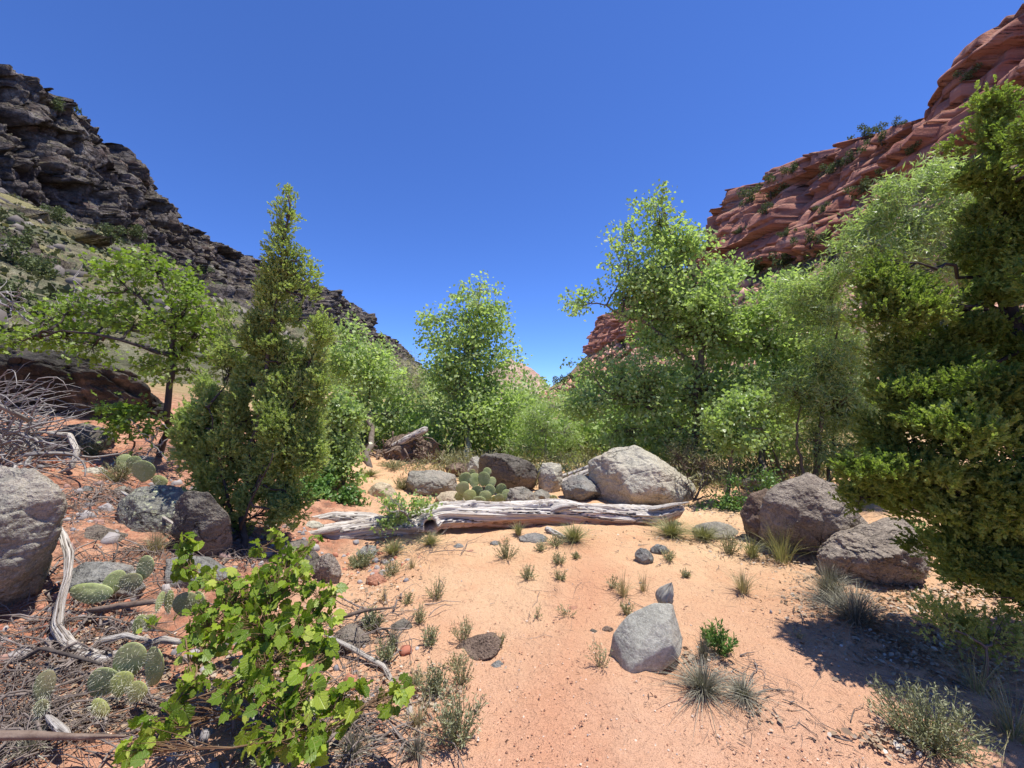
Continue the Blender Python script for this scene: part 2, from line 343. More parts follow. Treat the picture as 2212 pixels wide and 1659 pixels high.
wv = k.n('ShaderNodeVectorMath', operation='ADD'); nz3 = k.n('ShaderNodeTexNoise'); nz3.inputs['Scale'].default_value = .5; nz3.inputs['Detail'].default_value = 4; k.l(nz3.outputs['Color'], wv.inputs[0]); k.l(k.p((0.25, 0.62, 0.22)), wv.inputs[1])
e1 = k.mr(k.vor(1.0, wv.outputs[0], 'DISTANCE_TO_EDGE'), 0, 0.09); e2 = k.mr(k.vor(2.6, wv.outputs[0], 'DISTANCE_TO_EDGE'), 0, 0.10)
ee = k.math('MULTIPLY', k.mr(e2, 0, 1, .6, 1), k.math('SUBTRACT', 1.0, k.attr('crk'))); col = k.mix(k.math('MULTIPLY', k.math('SUBTRACT', 1.0, ee), k.math('MULTIPLY', rk, .75)), col, (0.03, 0.026, 0.025))
b = k.bump(n2, 0.8, 0.7); b = k.bump(k.mix(rk, (1, 1, 1), ee), 0.9, 0.5, b); k.bump(k.noise(4.5, 5, 0.7), 0.9, 0.3, b)
M['basalt'] = k.done(col, 0.95, 0.1)
# red sandstone
k = NM('red_sandstone')
rk = k.attr('rock'); up = k.sep(k.pos.outputs['Normal'])[2]
bed = k.noise(1.0, 5, 0.6, k.p((0.10, 0.10, 0.9))); n1 = k.noise(0.15, 5, 0.6); n2 = k.noise(0.9, 6, 0.7)
rc = k.ramp(bed, [(0.3, (0.30, 0.115, 0.08)), (0.47, (0.44, 0.185, 0.125)), (0.6, (0.50, 0.235, 0.165)), (0.78, (0.66, 0.38, 0.28))])
rc = k.mix(k.mr(n1, 0.55, 0.68, 0, 0.5), rc, (0.24, 0.125, 0.10))
rc = k.mix(k.mr(n2, 0.60, 0.75, 0, 0.5), rc, (0.58, 0.36, 0.27))
tal = k.ramp(n2, [(0.35, (0.09, 0.105, 0.055)), (0.48, (0.20, 0.18, 0.10)), (0.55, (0.40, 0.22, 0.15)), (0.75, (0.55, 0.34, 0.24))])
rc = k.mix(k.math('MULTIPLY', k.mr(up, 0.6, 0.85), k.mr(n2, 0.45, 0.55, 0, 0.6)), rc, (0.19, 0.19, 0.10))
col = k.mix(rk, tal, rc)
wv = k.n('ShaderNodeVectorMath', operation='ADD'); nz3 = k.n('ShaderNodeTexNoise'); nz3.inputs['Scale'].default_value = .12; nz3.inputs['Detail'].default_value = 4; k.l(nz3.outputs['Color'], wv.inputs[0]); k.l(k.p((0.05, 0.17, 0.34)), wv.inputs[1])
e1 = k.mr(k.vor(1.0, wv.outputs[0], 'DISTANCE_TO_EDGE'), 0, 0.05); e2 = k.mr(k.vor(2.4, wv.outputs[0], 'DISTANCE_TO_EDGE'), 0, 0.07)
ee = k.math('SUBTRACT', 1.0, k.attr('crk')); col = k.mix(k.math('MULTIPLY', k.math('SUBTRACT', 1.0, ee), k.math('MULTIPLY', rk, .65)), col, (0.13, 0.06, 0.045))
b = k.bump(bed, 0.25, 0.3); b = k.bump(k.mix(rk, (1, 1, 1), ee), 0.9, 0.6, b); k.bump(k.noise(3.0, 5, 0.7), 0.7, 0.25, b)
M['red'] = k.done(col, 0.95, 0.1)
k = NM('pale_ridge'); n = k.noise(0.06, 6, 0.7); z = k.noise(1.0, 4, 0.6, k.p((0.01, 0.01, 0.25)))
col = k.mix(k.mr(n, 0.4, 0.6), (0.42, 0.27, 0.20), (0.48, 0.37, 0.28)); col = k.mix(k.mr(z, 0.5, 0.65, 0, 0.6), col, (0.36, 0.19, 0.14))
col = k.mix(k.mr(k.noise(0.2, 3), 0.56, 0.62, 0, 0.8), col, (0.12, 0.14, 0.08)); M['pale'] = k.done(col, 0.95, 0.1)

# ------------------------------------------------------------------ setting: ground and hills
def gridmesh(name, X, Y, Z, mat, smooth=True, flip=False, vattr=None):
    r, c = X.shape; mb = MB(); i = np.arange(r - 1)[:, None] * c + np.arange(c - 1)[None]
    F = np.stack([i, i + 1, i + c + 1, i + c], -1).reshape(-1, 4)
    if flip: F = F[:, ::-1]
    mb.add(np.stack([X, Y, Z], -1).reshape(-1, 3), F, 0.5); return mb.build(name, mat, smooth=smooth, vattr=vattr)
ux = np.linspace(-1, 1, 760); uy = np.linspace(-0.62, 1, 860)
gx = np.sinh(ux * 6.9) / np.sinh(6.9) * 900 ; gx = gx + ux * 3.2
gy = 2.6 + np.sinh(uy * 7.4) / np.sinh(7.4) * 1400 + uy * 3.0
GX, GY = np.meshgrid(gx, gy)
GZ = ground_h(GX, GY)
q = st(GX, GY, 0 * GX); nearw = 1 - sstep(9, 16, np.hypot(GX, GY))
lum = fbm(q * 7, 4, 21); GZ = GZ + nearw * (0.012 * lum + 0.006 * fbm(q * 28, 3, 31) + 0.018 * np.clip(fbm(q * 3.3, 3, 41), -0.1, 1) )
f1, f2, ci = voro(q * 2.6, 77); GZ = GZ - nearw * (0.03 * np.exp(-(f1 / 0.24)**4) * (ci > 0.5) - 0.012 * np.exp(-((f1 - .36) / 0.1)**2) * (ci > 0.5)); GZ = GZ + nearw * 0.010 * np.clip(fbm(q * 14, 3, 61), 0, 1)
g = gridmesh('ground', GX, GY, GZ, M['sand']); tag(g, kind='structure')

def hillside(name, side, ys, ridge, prof, mat, seed, style, nv=260, tilt=0.0):
    """ridge(y) -> lateral distance of the cliff foot, height factor; prof: (offset from foot, height, rockness)"""
    prof = np.array(prof, float); seg = np.hypot(np.diff(prof[:, 0]), np.diff(prof[:, 1])) * (0.35 + 1.6 * prof[1:, 2])
    s = np.concatenate([[0], np.cumsum(seg)]); t = np.linspace(0, s[-1], nv)
    a = np.interp(t, s, prof[:, 0]); hz = np.interp(t, s, prof[:, 1]); rk = np.interp(t, s, prof[:, 2])
    Y, A = np.meshgrid(ys, a, indexing='ij'); H = np.broadcast_to(hz, Y.shape).copy(); K = np.broadcast_to(rk, Y.shape).copy()
    X0, HF = ridge(ys); X0 = X0[:, None]; HF = HF[:, None]
    H = 1.0 + (H - 1.0) * HF; tt = np.clip((A + 62) / 62, 0, 1); LX = np.where(A < 0, 8 + (X0 - 8) * tt, X0 + A)
    q = st(LX, Y, H)
    def bricks(Hs, hh, ww, sd, wy, wz):
        zz = (Hs + wz) / hh; li = np.floor(zz).astype(int); o = 0 * li; wl = ww * (0.6 + 0.9 * h3(li, o, o, sd)); yb = (Y + wy) / wl + 9 * h3(li, o, o, sd + 1); bi = np.floor(yb).astype(int)
        ey = np.minimum(yb - bi, 1 - yb + bi) * wl; ez = np.minimum(zz - li, 1 - zz + li) * hh
        fy = yb - bi - .5; fz = zz - li - .5; tlt = (h3(li, bi, o, sd + 7) - .5) * fy * 2.0 + (h3(li, bi, o, sd + 8) - .6) * fz * .7
        return h3(li, bi, o, sd + 2) - .5 + tlt, h3(li, o, o, sd + 3) - .5, np.exp(-ey / .10), np.exp(-ez / .16) * (h3(li, bi, o, sd + 5) > .25)
    if style == 'basalt':
        w1 = 1.5 * fbm(q / 3.0, 3, seed + 31); w2 = 1.5 * fbm(q / 3.0, 3, seed + 33)
        f1, f2, ci = voro(st(LX * 0.1, (Y + w1) / 3.2, (H + w2) / 7.5), seed); g1, g2, di = voro(st(LX * 0.3, (Y + w1) / 1.7, (H + w2) / 1.1), seed + 9)
        bd = h3(np.floor((H + w2 + 2 * fbm(q / 14, 2, seed + 41)) / 2.3).astype(int), np.floor((Y + w1) / 11).astype(int), 0 * np.floor(H).astype(int), seed)
        D = (ci - 0.5) * 3.2 - 1.3 * np.exp(-(f2 - f1) / 0.05) + (di - 0.5) * 1.5 + (bd - 0.5) * .4 + 4.5 * fbm(q / 22, 3, seed + 4) + 1.0 * fbm(q / 2.0, 4, seed + 5, 0.65)
        B1, L1, C1, E1 = bricks(H + .02 * Y, 9.5, 3.4, seed + 70, w1, 1.6 * w2); B2, L2, C2, E2 = bricks(H + .02 * Y, 3.1, 1.9, seed + 80, w1, w2); D = D * .75 + B1 * 4.0 + L1 * 1.6 - 2.0 * C1 - .7 * E1 + B2 * 1.3 - .5 * C2; CK = np.clip(C1 + .8 * E1 + .7 * C2 + .4 * E2 + .6 * np.exp(-(f2 - f1) / .04), 0, 1)
        ZD = 1.3 * fbm(q / 5, 3, seed + 6) + (di - 0.5) * 0.9
        zd2 = 0.8 * fbm(q / 3.5, 5, seed + 8) + 1.7 * np.clip(fbm(q / 9, 3, seed + 12) - 0.12, 0, 1) * 2
        K = np.clip(K + 1.3 * sstep(0.28, 0.42, fbm(st(LX, Y * 0.4, H) / 9, 3, seed + 12)) * (K < 0.5) * 0.8, 0, 1)
    else:
        Hs = H + tilt * Y + 1.2 * fbm(q / 30, 2, seed + 3)
        w1 = 0.5 * fbm(q / 3, 3, seed + 31); w2 = 0.35 * fbm(q / 4, 3, seed + 32)
        b1, l1, c1, e1 = bricks(Hs, 5.6, 6.5, seed + 50, w1, w2); b2, l2, c2, e2 = bricks(Hs, 2.7, 2.6, seed + 60, w1, w2); f1, f2, ci = voro(st(LX * .08, Y / 9, Hs / 7), seed)
        CK = np.clip(c1 + .8 * e1 + .7 * c2 + .6 * e2, 0, 1)
        D = b1 * 6.0 + l1 * 1.6 + b2 * 1.7 * (ci > .3) - 2.0 * c1 - .7 * e1 - .4 * c2 - .3 * e2 + (ci > .5) * 1.6 + 3.0 * fbm(q / 28, 3, seed + 4) + 0.35 * fbm(q / 2, 4, seed + 5)
        ZD = 0.5 * fbm(q / 7, 3, seed + 6)
        zd2 = 0.9 * fbm(q / 3.5, 5, seed + 8)
    near = sstep(0, 20, LX - 8)
    LX = LX - D * K * (0.25 + 0.75 * near); H = H + ZD * K * near + zd2 * (1 - K) * (0.15 + 0.85 * near)
    o = gridmesh(name, side * LX, Y, H, mat, smooth=False, flip=(side < 0), vattr={'rock': K, 'crk': CK})
    return tag(o, kind='structure')
def geo(a, b, n): return np.geomspace(a, b, n)
prof = [(-62, 0.2, 0), (-56, 2.6, 0), (-35, 13, 0), (-1, 31, 0.05), (0, 32, 1), (2.2, 39, 1), (4.2, 41, 0.9), (6.2, 47.5, 1), (8, 49.5, 0.9), (10.5, 55.6, 1), (22, 58, 0.6), (60, 60, 0.3)]
def rl(y): return 71 + 0.0 * y + 60 * sstep(222, 262, y) + 1.5 * np.sin(y / 17.0) + 1.5 * np.sin(y / 7.3), np.interp(y, [0, 62, 68, 76, 85, 97, 113, 126, 161, 199, 221, 240, 262], [.97, .97, .965, .92, .86, .835, .82, .83, .87, .90, .86, .7, .6])
hillside('hill', -1, geo(7, 262, 760), rl, prof, M['basalt'], 3, 'basalt', 300)
def rl2(y): return 88 + 0 * y + 40 * sstep(440, 470, y), np.interp(y, [300, 342, 417, 470], [.93, .92, .68, .55])
hillside('hill', -1, geo(300, 470, 200), rl2, prof, M['basalt'], 13, 'basalt', 150)
profr = [(-62, 0.2, 0), (-50, 2.6, 0), (-20, 17, 0), (-1, 31, 0.1), (-1.5, 32.5, 1), (1.2, 38, 1), (2.5, 39, 0.9), (4.6, 44, 1), (6, 45.3, 0.9), (8, 50, 1), (9.2, 51.5, 0.8), (12, 57, 1), (25, 60, 0.7), (60, 62, 0.4)]
def rr(y): return 51 + 0 * y + 26 * sstep(116, 124, y) + 2 * np.sin(y / 9.0), np.interp(y, [0, 40, 47.5, 50.2, 52, 56, 60, 64, 84, 116, 124, 190], [0.97, 0.87, 0.85, 0.81, 0.77, 0.76, 0.785, 0.82, 0.93, 1.0, 0.85, 0.9])
hillside('cliff', 1, geo(7, 190, 720), rr, profr, M['red'], 23, 'red', 280, 0.10)
def rr2(y): return 66 + 0 * y + 70 * sstep(330, 350, y) - 4 * sstep(200, 215, y), 1.08 + 0.12 * sstep(190, 340, y) + 0.03 * np.sin(y / 12.0) - 0.15 * sstep(345, 370, y)
hillside('cliff', 1, geo(188, 372, 300), rr2, profr, M['red'], 33, 'red', 180, 0.05)
# far pale ridge closing the canyon
yy = np.linspace(520, 700, 90); xx = np.linspace(-150, 70, 260)
Y_, X_ = np.meshgrid(yy, xx, indexing='ij'); q = st(X_, Y_, 0 * X_)
crest = np.interp(xx, [-150, -60, -25, -5, 20, 45, 60, 70], [15, 26, 48, 60, 49, 34, 22, 6])[None]
Z_ = crest * np.clip(1 - np.abs((Y_ - 620) / 95.0)**1.5, 0, 1); Z_ = Z_ + 5 * fbm(q / 18, 4, 4) * (Z_ > 3) + np.floor(Z_ / 7) * 1.2
tag(gridmesh('hill', X_, Y_, Z_ - 2, M['pale'], smooth=False, flip=True), kind='structure')

# ------------------------------------------------------------------ rocks
_ico = {}
def ico(n):
    if n not in _ico:
        bm = bmesh.new(); bmesh.ops.create_icosphere(bm, subdivisions=n, radius=1.0)
        _ico[n] = (np.array([v.co[:] for v in bm.verts]), np.array([[v.index for v in f.verts] for f in bm.faces])); bm.free()
    return _ico[n]
def rock(label, poly, mat, d=None, deep=0.8, seed=1, sub=6, name='boulder', rough=1.0, sink=0.10, cat='boulder', group=None, sharp=34, parent=None, facets=12, build=True, over=0.0, lower=0.0):
    """poly: convex outline in photo coordinates; becomes a solid of that size at its own distance"""
    rng = np.random.default_rng(seed); poly = np.array(poly, float)
    gd = G(poly[:, 0].mean(), poly[:, 1].max()).y
    if d is None or d < gd: d = gd
    d = d * (1 + 0.38 * deep * (poly[:, 0].max() - poly[:, 0].min()) / 2 / FV)
    wp = np.array([P(x, y, d) for x, y in poly])[:, [0, 2]]
    c = wp.mean(0); lo, hi = wp.min(0), wp.max(0); rx = (hi[0] - lo[0]) / 2; rz = (hi[1] - lo[1]) / 2; c = (lo + hi) / 2
    ry = deep * rx; n = len(wp); N = []; K = []
    area = sum(wp[i, 0] * wp[(i + 1) % n, 1] - wp[(i + 1) % n, 0] * wp[i, 1] for i in range(n))
    for i in range(n):
        a, b = wp[i], wp[(i + 1) % n]; e = b - a; nn_ = np.array([e[1], -e[0]]) * (1 if area > 0 else -1)
        nn_ = np.array([nn_[0] * rx, 0, nn_[1] * rz]); ab = (a - c) / (rx, rz); l = np.linalg.norm(nn_); nn_ /= l
        k_ = ab[0] * nn_[0] + ab[1] * nn_[2]; k_ = max(k_, 0.2)
        for s_ in (-1, 1):
            tl = rng.uniform(0.25, 0.75) * s_ * (0.25 if nn_[2] < -0.25 else 1); v = np.array([nn_[0], tl, nn_[2]]); m_ = np.linalg.norm(v); N.append(v / m_); K.append(k_ / m_)
    for s_ in (-1, 1):
        for j in range(facets):
            v = unit(np.array([rng.normal(0, 0.6), s_ * rng.uniform(0.6, 1), rng.normal(0, 0.6) + 0.1])); N.append(v); K.append(rng.uniform(0.75, 1.05))
    N = np.array(N); K = np.array(K); D, F = ico(sub)
    r = (np.clip(D @ N.T / K, 1e-4, None)**sharp).sum(1)**(-1 / sharp); r = np.minimum(r, 1.5)
    mm = r[:, None] * D; mx = np.abs(mm).max(0)
    w = mm * (rx, ry, rz); sc_ = (rx + rz) / 2
    qq = w / sc_ + seed * 3.7
    f1, f2, ci = voro(qq * 1.9, seed)
    dsp = 0.13 * fbm(qq * 1.5, 3, seed) + 0.07 * (0.5 - np.abs(fbm(qq * 3.2, 3, seed + 8))) + 0.06 * fbm(qq * 5.5, 4, seed + 1) + 0.05 * (ci - 0.5) + 0.034 * (0.4 - np.abs(fbm(qq * (9, 9, 14), 4, seed + 2, 0.6))) - 0.035 * np.exp(-(f2 - f1) / 0.05) * (ci > 0.35)
    w = w * (1 + rough * dsp)[:, None]
    zz = w[:, 2]; w[:, 2] = np.where(zz < 0, zz * (1 + sink), zz)
    w[:, 1] -= over * w[:, 2]
    V = w + np.array([c[0], d, c[1] - lower * rz])
    gz = V[:, 2].min(); loc = (c[0], d, gz)
    if not build: return V, F
    mb = MB(); mb.add(V, F, rng.random())
    o = mb.build(name, mat, parent=parent, loc=None if parent is not None else loc, smooth=True)
    if parent is None: tag(o, label, cat, group)
    return o
def box(x0, y0, x1, y1, rng=None, k=0.28):
    w, h = (x1 - x0) * k, (y1 - y0) * k
    return [(x0, y0 + h * 1.4), (x0 + w, y0 + h * .2), ((x0 + x1) / 2, y0), (x1 - w * .8, y0 + h * .5), (x1, y1 - h * 1.6), (x1 - w * .6, y1 - h * .1), ((x0 + x1) / 2, y1), (x0 + w * .5, y1 - h * .3)]
rock('large pale grey boulder with scooped hollows cut off by the left edge of the photo', [(-170, 1010), (-40, 1000), (60, 1008), (128, 1062), (122, 1150), (55, 1265), (-40, 1345), (-170, 1350)], M['grey'], 2.35, 0.6, 5, 7, rough=0.9, over=0.04)
rock('broad flat topped boulder spotted with pale lichen left of the spire juniper', [(255, 1090), (300, 1052), (370, 1044), (420, 1060), (430, 1120), (420, 1180), (380, 1195), (320, 1165), (262, 1120)], M['lich'], 3.7, 0.7, 8, 7, rough=0.6)
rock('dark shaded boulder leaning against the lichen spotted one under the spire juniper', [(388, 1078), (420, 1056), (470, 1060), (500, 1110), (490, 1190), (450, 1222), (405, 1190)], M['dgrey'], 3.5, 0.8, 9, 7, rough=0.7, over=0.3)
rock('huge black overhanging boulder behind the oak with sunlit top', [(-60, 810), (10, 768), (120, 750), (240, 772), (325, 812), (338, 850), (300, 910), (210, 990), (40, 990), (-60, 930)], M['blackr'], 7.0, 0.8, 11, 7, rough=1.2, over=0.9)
rock('rounded dark boulder beside the brush pile below the oak branches', box(128, 915, 238, 975), M['dgrey'], 5.4, 0.8, 12)
rock('dark lumpy rock in the red soil behind twigs, left of the lichened boulder', box(160, 1133, 268, 1212), M['dgrey'], 3.3, 0.8, 13)
rock('low flat grey rock just behind the left cactus pads', box(148, 1214, 310, 1290, k=0.2), M['bluegrey'], 2.65, 0.6, 14)
rock('smooth blue grey slab tilted in the soil above the grapevine', [(358, 1203), (400, 1198), (445, 1215), (492, 1245), (470, 1262), (400, 1262), (362, 1235)], M['bluegrey'], 2.9, 0.7, 15, rough=0.5)
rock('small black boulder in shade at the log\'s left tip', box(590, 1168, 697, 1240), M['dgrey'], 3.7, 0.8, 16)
rock('pinkish grey rounded rock beside the black one at the left of the sand', box(680, 1188, 738, 1258), M['pinkg'], 3.5, 0.8, 17, lower=.2)
rock('brownish grey boulder left of the upright cactus clump', [(868, 1045), (885, 1018), (940, 1014), (985, 1026), (994, 1055), (985, 1072), (880, 1070)], M['grey'], 6.6, 0.8, 18)
rock('smooth tan boulder nearest the open sand behind the log', box(793, 1040, 858, 1088), M['tan'], 6.2, 0.9, 19, rough=0.5)
rock('pale flat tan boulder under the cactus clump behind the log', [(938, 1080), (950, 1064), (985, 1060), (1015, 1080), (1035, 1100), (1000, 1115), (945, 1108)], M['tan'], 5.9, 0.9, 20, rough=0.6)
rock('small blue grey rock touching the log below the cactus clump', box(985, 1085, 1040, 1112), M['bluegrey'], 5.65, 0.8, 21)
rock('dark tilted slab boulder, the tallest between cactus clump and white boulder', [(1030, 985), (1045, 974), (1100, 978), (1145, 998), (1168, 1020), (1160, 1052), (1110, 1068), (1060, 1060), (1035, 1030)], M['dgrey'], 7.0, 0.7, 22, rough=0.8, over=0.5)
rock('pale boulder peeking out behind the dark tilted slab', box(1008, 985, 1050, 1040), M['pgrey'], 7.7, 0.8, 23)
rock('flat dark boulder lying behind the brownish grey one', box(962, 998, 1030, 1030), M['brown'], 7.4, 0.8, 24)
rock('pale blocky boulder right of the dark tilted slab', [(1160, 1020), (1172, 1002), (1195, 997), (1213, 1003), (1217, 1030), (1205, 1060), (1165, 1062)], M['pgrey'], 6.7, 0.8, 25)
rock('blue grey boulder in tree shade left of the largest boulder', box(1211, 1024, 1308, 1080), M['bluegrey'], 6.5, 0.8, 26)
rock('largest whitish grey boulder with a pointed top, dappled by tree shade', [(1268, 1030), (1275, 990), (1310, 968), (1370, 962), (1440, 998), (1490, 1035), (1503, 1060), (1470, 1100), (1330, 1112), (1285, 1080)], M['pgrey'], 6.4, 0.75, 27, 7, rough=0.7)
rock('rough grey boulder touching the log right of the cactus clump', [(1085, 1085), (1100, 1055), (1130, 1052), (1160, 1070), (1172, 1092), (1165, 1108), (1090, 1108)], M['grey'], 5.7, 0.8, 28)
rock('small rock with grass between the rough grey boulder and pale block', box(1145, 1058, 1195, 1085), M['grey'], 6.1, 0.8, 29)
t = thing('boulder', 'pinkish grey vesicular boulder standing alone on the sand at right', 'boulder', G(1730, 1200))
rock('', [(1650, 1075), (1690, 1035), (1740, 1020), (1790, 1040), (1835, 1085), (1856, 1110), (1800, 1165), (1740, 1205), (1680, 1195), (1645, 1140)], M['pinkg'], 4.05, 0.85, 30, 7, name='main_block', rough=0.75, parent=t, over=0.12)
rock('', [(1603, 1110), (1620, 1068), (1660, 1060), (1690, 1100), (1680, 1170), (1630, 1175)], M['brown'], 4.2, 0.9, 31, 6, name='side_block', parent=t)
rock('low ridged grey boulder half under the right juniper', [(1775, 1195), (1820, 1150), (1900, 1125), (1950, 1118), (1985, 1170), (2005, 1220), (1960, 1255), (1830, 1258), (1785, 1235)], M['pinkg'], 3.45, 0.7, 32, 7, rough=1.3)
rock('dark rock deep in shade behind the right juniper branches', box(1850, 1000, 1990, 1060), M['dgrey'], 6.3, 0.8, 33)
rock('smooth grey slab sided block standing on the sand in the right foreground', [(1314, 1412), (1322, 1366), (1352, 1326), (1410, 1296), (1453, 1298), (1476, 1376), (1468, 1392), (1406, 1428), (1350, 1434)], M['smooth'], None, 0.6, 34, 7, rough=0.22, sink=0.15, sharp=40, facets=2, lower=0.08)
rock('brown pitted wedge of rock lying on the sand beside the path', [(980, 1400), (1000, 1382), (1060, 1368), (1090, 1378), (1075, 1400), (1030, 1425), (990, 1424)], M['brown'], 2.62, 0.8, 35, 6, name='rock', cat='rock', rough=0.9)
fl = [(1118, 1148, 1188, 1172, 'flat slate coloured stone in the sand just below the log', 'bluegrey'), (1370, 1176, 1412, 1216, 'upright dark plate of stone half buried in the sand', 'bluegrey'),
      (1405, 1172, 1446, 1196, 'blue grey flat stone behind the dark upright plate', 'bluegrey'), (1500, 1120, 1592, 1158, 'flat grey rock among dead leaves left of the lone boulder', 'grey'),
      (1058, 1166, 1082, 1178, 'tiny bluish stone left of the flat slate stone', 'bluegrey'), (980, 1172, 1003, 1184, 'pale blue pebble on the upper left sand', 'bluegrey'),
      (1000, 1186, 1036, 1194, 'thin red flake of stone on the upper sand', 'redrock'), (715, 1345, 800, 1398, 'dark flat rock beneath grey sprigs right of the grapevine', 'dgrey'),
      (845, 1335, 890, 1362, 'small dark half buried stone left of the brown wedge rock', 'dgrey'), (775, 1325, 815, 1358, 'small grey rock under a grey sprig above the dark flat rock', 'grey'),
      (790, 1235, 835, 1262, 'pinkish flat stone at the sand\'s left edge', 'redrock'), (655, 1122, 700, 1140, 'pale stone under the log\'s left spar', 'pgrey'),
      (760, 1175, 835, 1195, 'flat blue grey rock in the hollow under the log', 'bluegrey'), (1060, 1425, 1090, 1446, 'thin grey chip of stone below the brown wedge rock', 'bluegrey'),
      (1220, 1310, 1262, 1322, 'low red stone outcrop in the middle of the sand', 'redrock'), (1300, 1350, 1326, 1366, 'dark brown pebble left of the smooth grey block', 'brown'),
      (1270, 1358, 1294, 1370, 'tiny grey chip left of the dark brown pebble', 'dgrey'), (1463, 1505, 1485, 1518, 'round red brown pebble on the near sand', 'redrock'),
      (175, 1045, 200, 1065, 'small blue grey stone on the red slope above the dead trunk', 'bluegrey'), (245, 1045, 285, 1072, 'grey stone just left of the lichened boulder top', 'grey'),
      (290, 980, 330, 1000, 'pale stone by the small cactus on the red slope', 'pgrey'), (180, 1005, 225, 1025, 'flat pale stone beside the brush pile\'s curved branch', 'pgrey'),
      (1655, 1010, 1745, 1040, 'flat pinkish rock behind the lone boulder', 'redrock'), (1600, 1025, 1650, 1060, 'shaded grey rock at the foot of the right cottonwoods', 'grey')]
for i, (x0, y0, x1, y1, lb, mt) in enumerate(fl):
    yb = y1; gp = G((x0 + x1) / 2, yb)
    rock(lb, box(x0, y0, x1, y1), M[mt], max(gp.y, 0.9), 0.9, 50 + i, 5, name='stone', cat='stone', sink=0.3, lower=0.35)

# ------------------------------------------------------------------ logs and dead wood
def woodlog(mb, pts, rad, seed, sides=72, seg=420, groove=0.10, hole=None, jag=True, acc=None):
    rng = np.random.default_rng(seed); pts = np.array([tuple(p) for p in pts], float)
    s = np.concatenate([[0], np.cumsum(np.linalg.norm(np.diff(pts, axis=0), axis=1))]); L = s[-1]; t = np.linspace(0, L, seg)
    # smooth interpolation
    def cr(v):
        out = np.interp(t, s, v); ker = np.hanning(max(3, seg // 14)); ker /= ker.sum()
        pad = len(ker) // 2; e = np.concatenate([out[0] - (out[1:pad + 1][::-1] - out[0]), out, out[-1] - (out[-pad - 1:-1][::-1] - out[-1])]); return np.convolve(e, ker, 'same')[pad:pad + seg]
    C = np.stack([cr(pts[:, i]) for i in range(3)], -1); rr_ = cr(np.array(rad, float))
    T = unit(np.gradient(C, axis=0)); ref = np.array([0, 0, 1.0]) if abs(T[:, 2]).mean() < 0.7 else np.array([0, 1.0, 0])
    A = unit(np.cross(T, ref)); B = np.cross(A, T)
    an = np.linspace(0, 2 * np.pi, sides, endpoint=False); TT, AN = np.meshgrid(t, an, indexing='ij')
    tw = AN + TT * 0.35
    q = st(np.cos(tw) * 3.2, np.sin(tw) * 3.2, TT * 1.1); q2 = st(np.cos(tw) * 8, np.sin(tw) * 8, TT * 1.6)
    g1 = fbm(q, 4, seed); g2 = fbm(q2, 3, seed + 3); rd = 1 - np.abs(g2); cr_ = sstep(0.90, 0.975, rd) * sstep(-0.3, 0.05, g1)
    rr = rr_[:, None] * (1 + groove * g1 * 1.6 + 0.06 * g2 - 0.22 * cr_ + 0.30 * fbm(st(np.cos(AN), np.sin(AN), TT * 2.2), 3, seed + 7))
    if jag:
        e = np.minimum(TT, L - TT); jg = 0.16 * h3(np.round(AN * 3.5).astype(int), 0 * TT.astype(int), (TT > L / 2).astype(int), seed) * (rad[0] / 0.12)
        rr = rr * sstep(-0.02, 0.05, e - jg * 0.7)**0.5 + 1e-4
    if hole is not None:
        ht, ha, hr = hole; da = (AN - ha + np.pi) % (2 * np.pi) - np.pi; dd = np.sqrt(((TT - ht) / hr)**2 + (da * rr_[:, None] / hr)**2)
        rr = rr * (1 + 0.22 * np.exp(-((dd - 1.15) / 0.35)**2)) * (1 - 0.75 * (1 - sstep(0.55, 0.95, dd))); cr_ = np.maximum(cr_, (1 - sstep(0.6, 0.95, dd)))
    V = C[:, None] + rr[..., None] * (np.cos(AN)[..., None] * A[:, None] + np.sin(AN)[..., None] * B[:, None])
    i = np.arange(seg - 1)[:, None] * sides; j = np.arange(sides)[None]; k_ = (j + 1) % sides
    F = np.stack([i + j, i + k_, i + sides + k_, i + sides + j], -1).reshape(-1, 4)
    mb.add(V.reshape(-1, 3), F, rng.random())
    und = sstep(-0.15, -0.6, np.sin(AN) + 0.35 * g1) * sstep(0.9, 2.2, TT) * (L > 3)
    for k2, v in (('lu', TT), ('lw', tw / 6.28 * 3 + 0 * TT), ('crk', cr_), ('und', und)): acc.setdefault(k2, []).append(v.ravel())
def mklog(name, label, cat, specs, mat=None, parent=None, group=None, **kw):
    mb = MB(); acc = {}
    for sp in specs: woodlog(mb, acc=acc, **sp)
    o0 = specs[0]['pts'][0]
    o = mb.build(name, mat or M['log'], parent=parent, loc=None if parent is not None else o0, smooth=True, vattr={k_: np.concatenate(v) for k_, v in acc.items()})
    if parent is None: tag(o, label, cat, group)
    return o
LG = thing('fallen_log', 'long bleached fallen log with a knot hole lying across the sand', 'log', (-0.2, 5.0, gh(-0.2, 5.0)))
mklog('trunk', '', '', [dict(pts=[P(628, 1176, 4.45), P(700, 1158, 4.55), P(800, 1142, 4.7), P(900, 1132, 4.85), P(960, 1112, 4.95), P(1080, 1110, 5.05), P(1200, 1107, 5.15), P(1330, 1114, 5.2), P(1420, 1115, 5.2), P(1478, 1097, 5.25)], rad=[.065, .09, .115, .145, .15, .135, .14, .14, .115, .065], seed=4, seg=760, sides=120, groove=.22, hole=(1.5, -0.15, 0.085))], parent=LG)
mklog('broken_spar', '', '', [dict(pts=[P(655, 1132, 4.75), P(720, 1118, 4.85), P(800, 1122, 4.95), P(850, 1130, 5.0)], rad=[.05, .075, .085, .06], seed=9, seg=180, sides=48)], parent=LG)
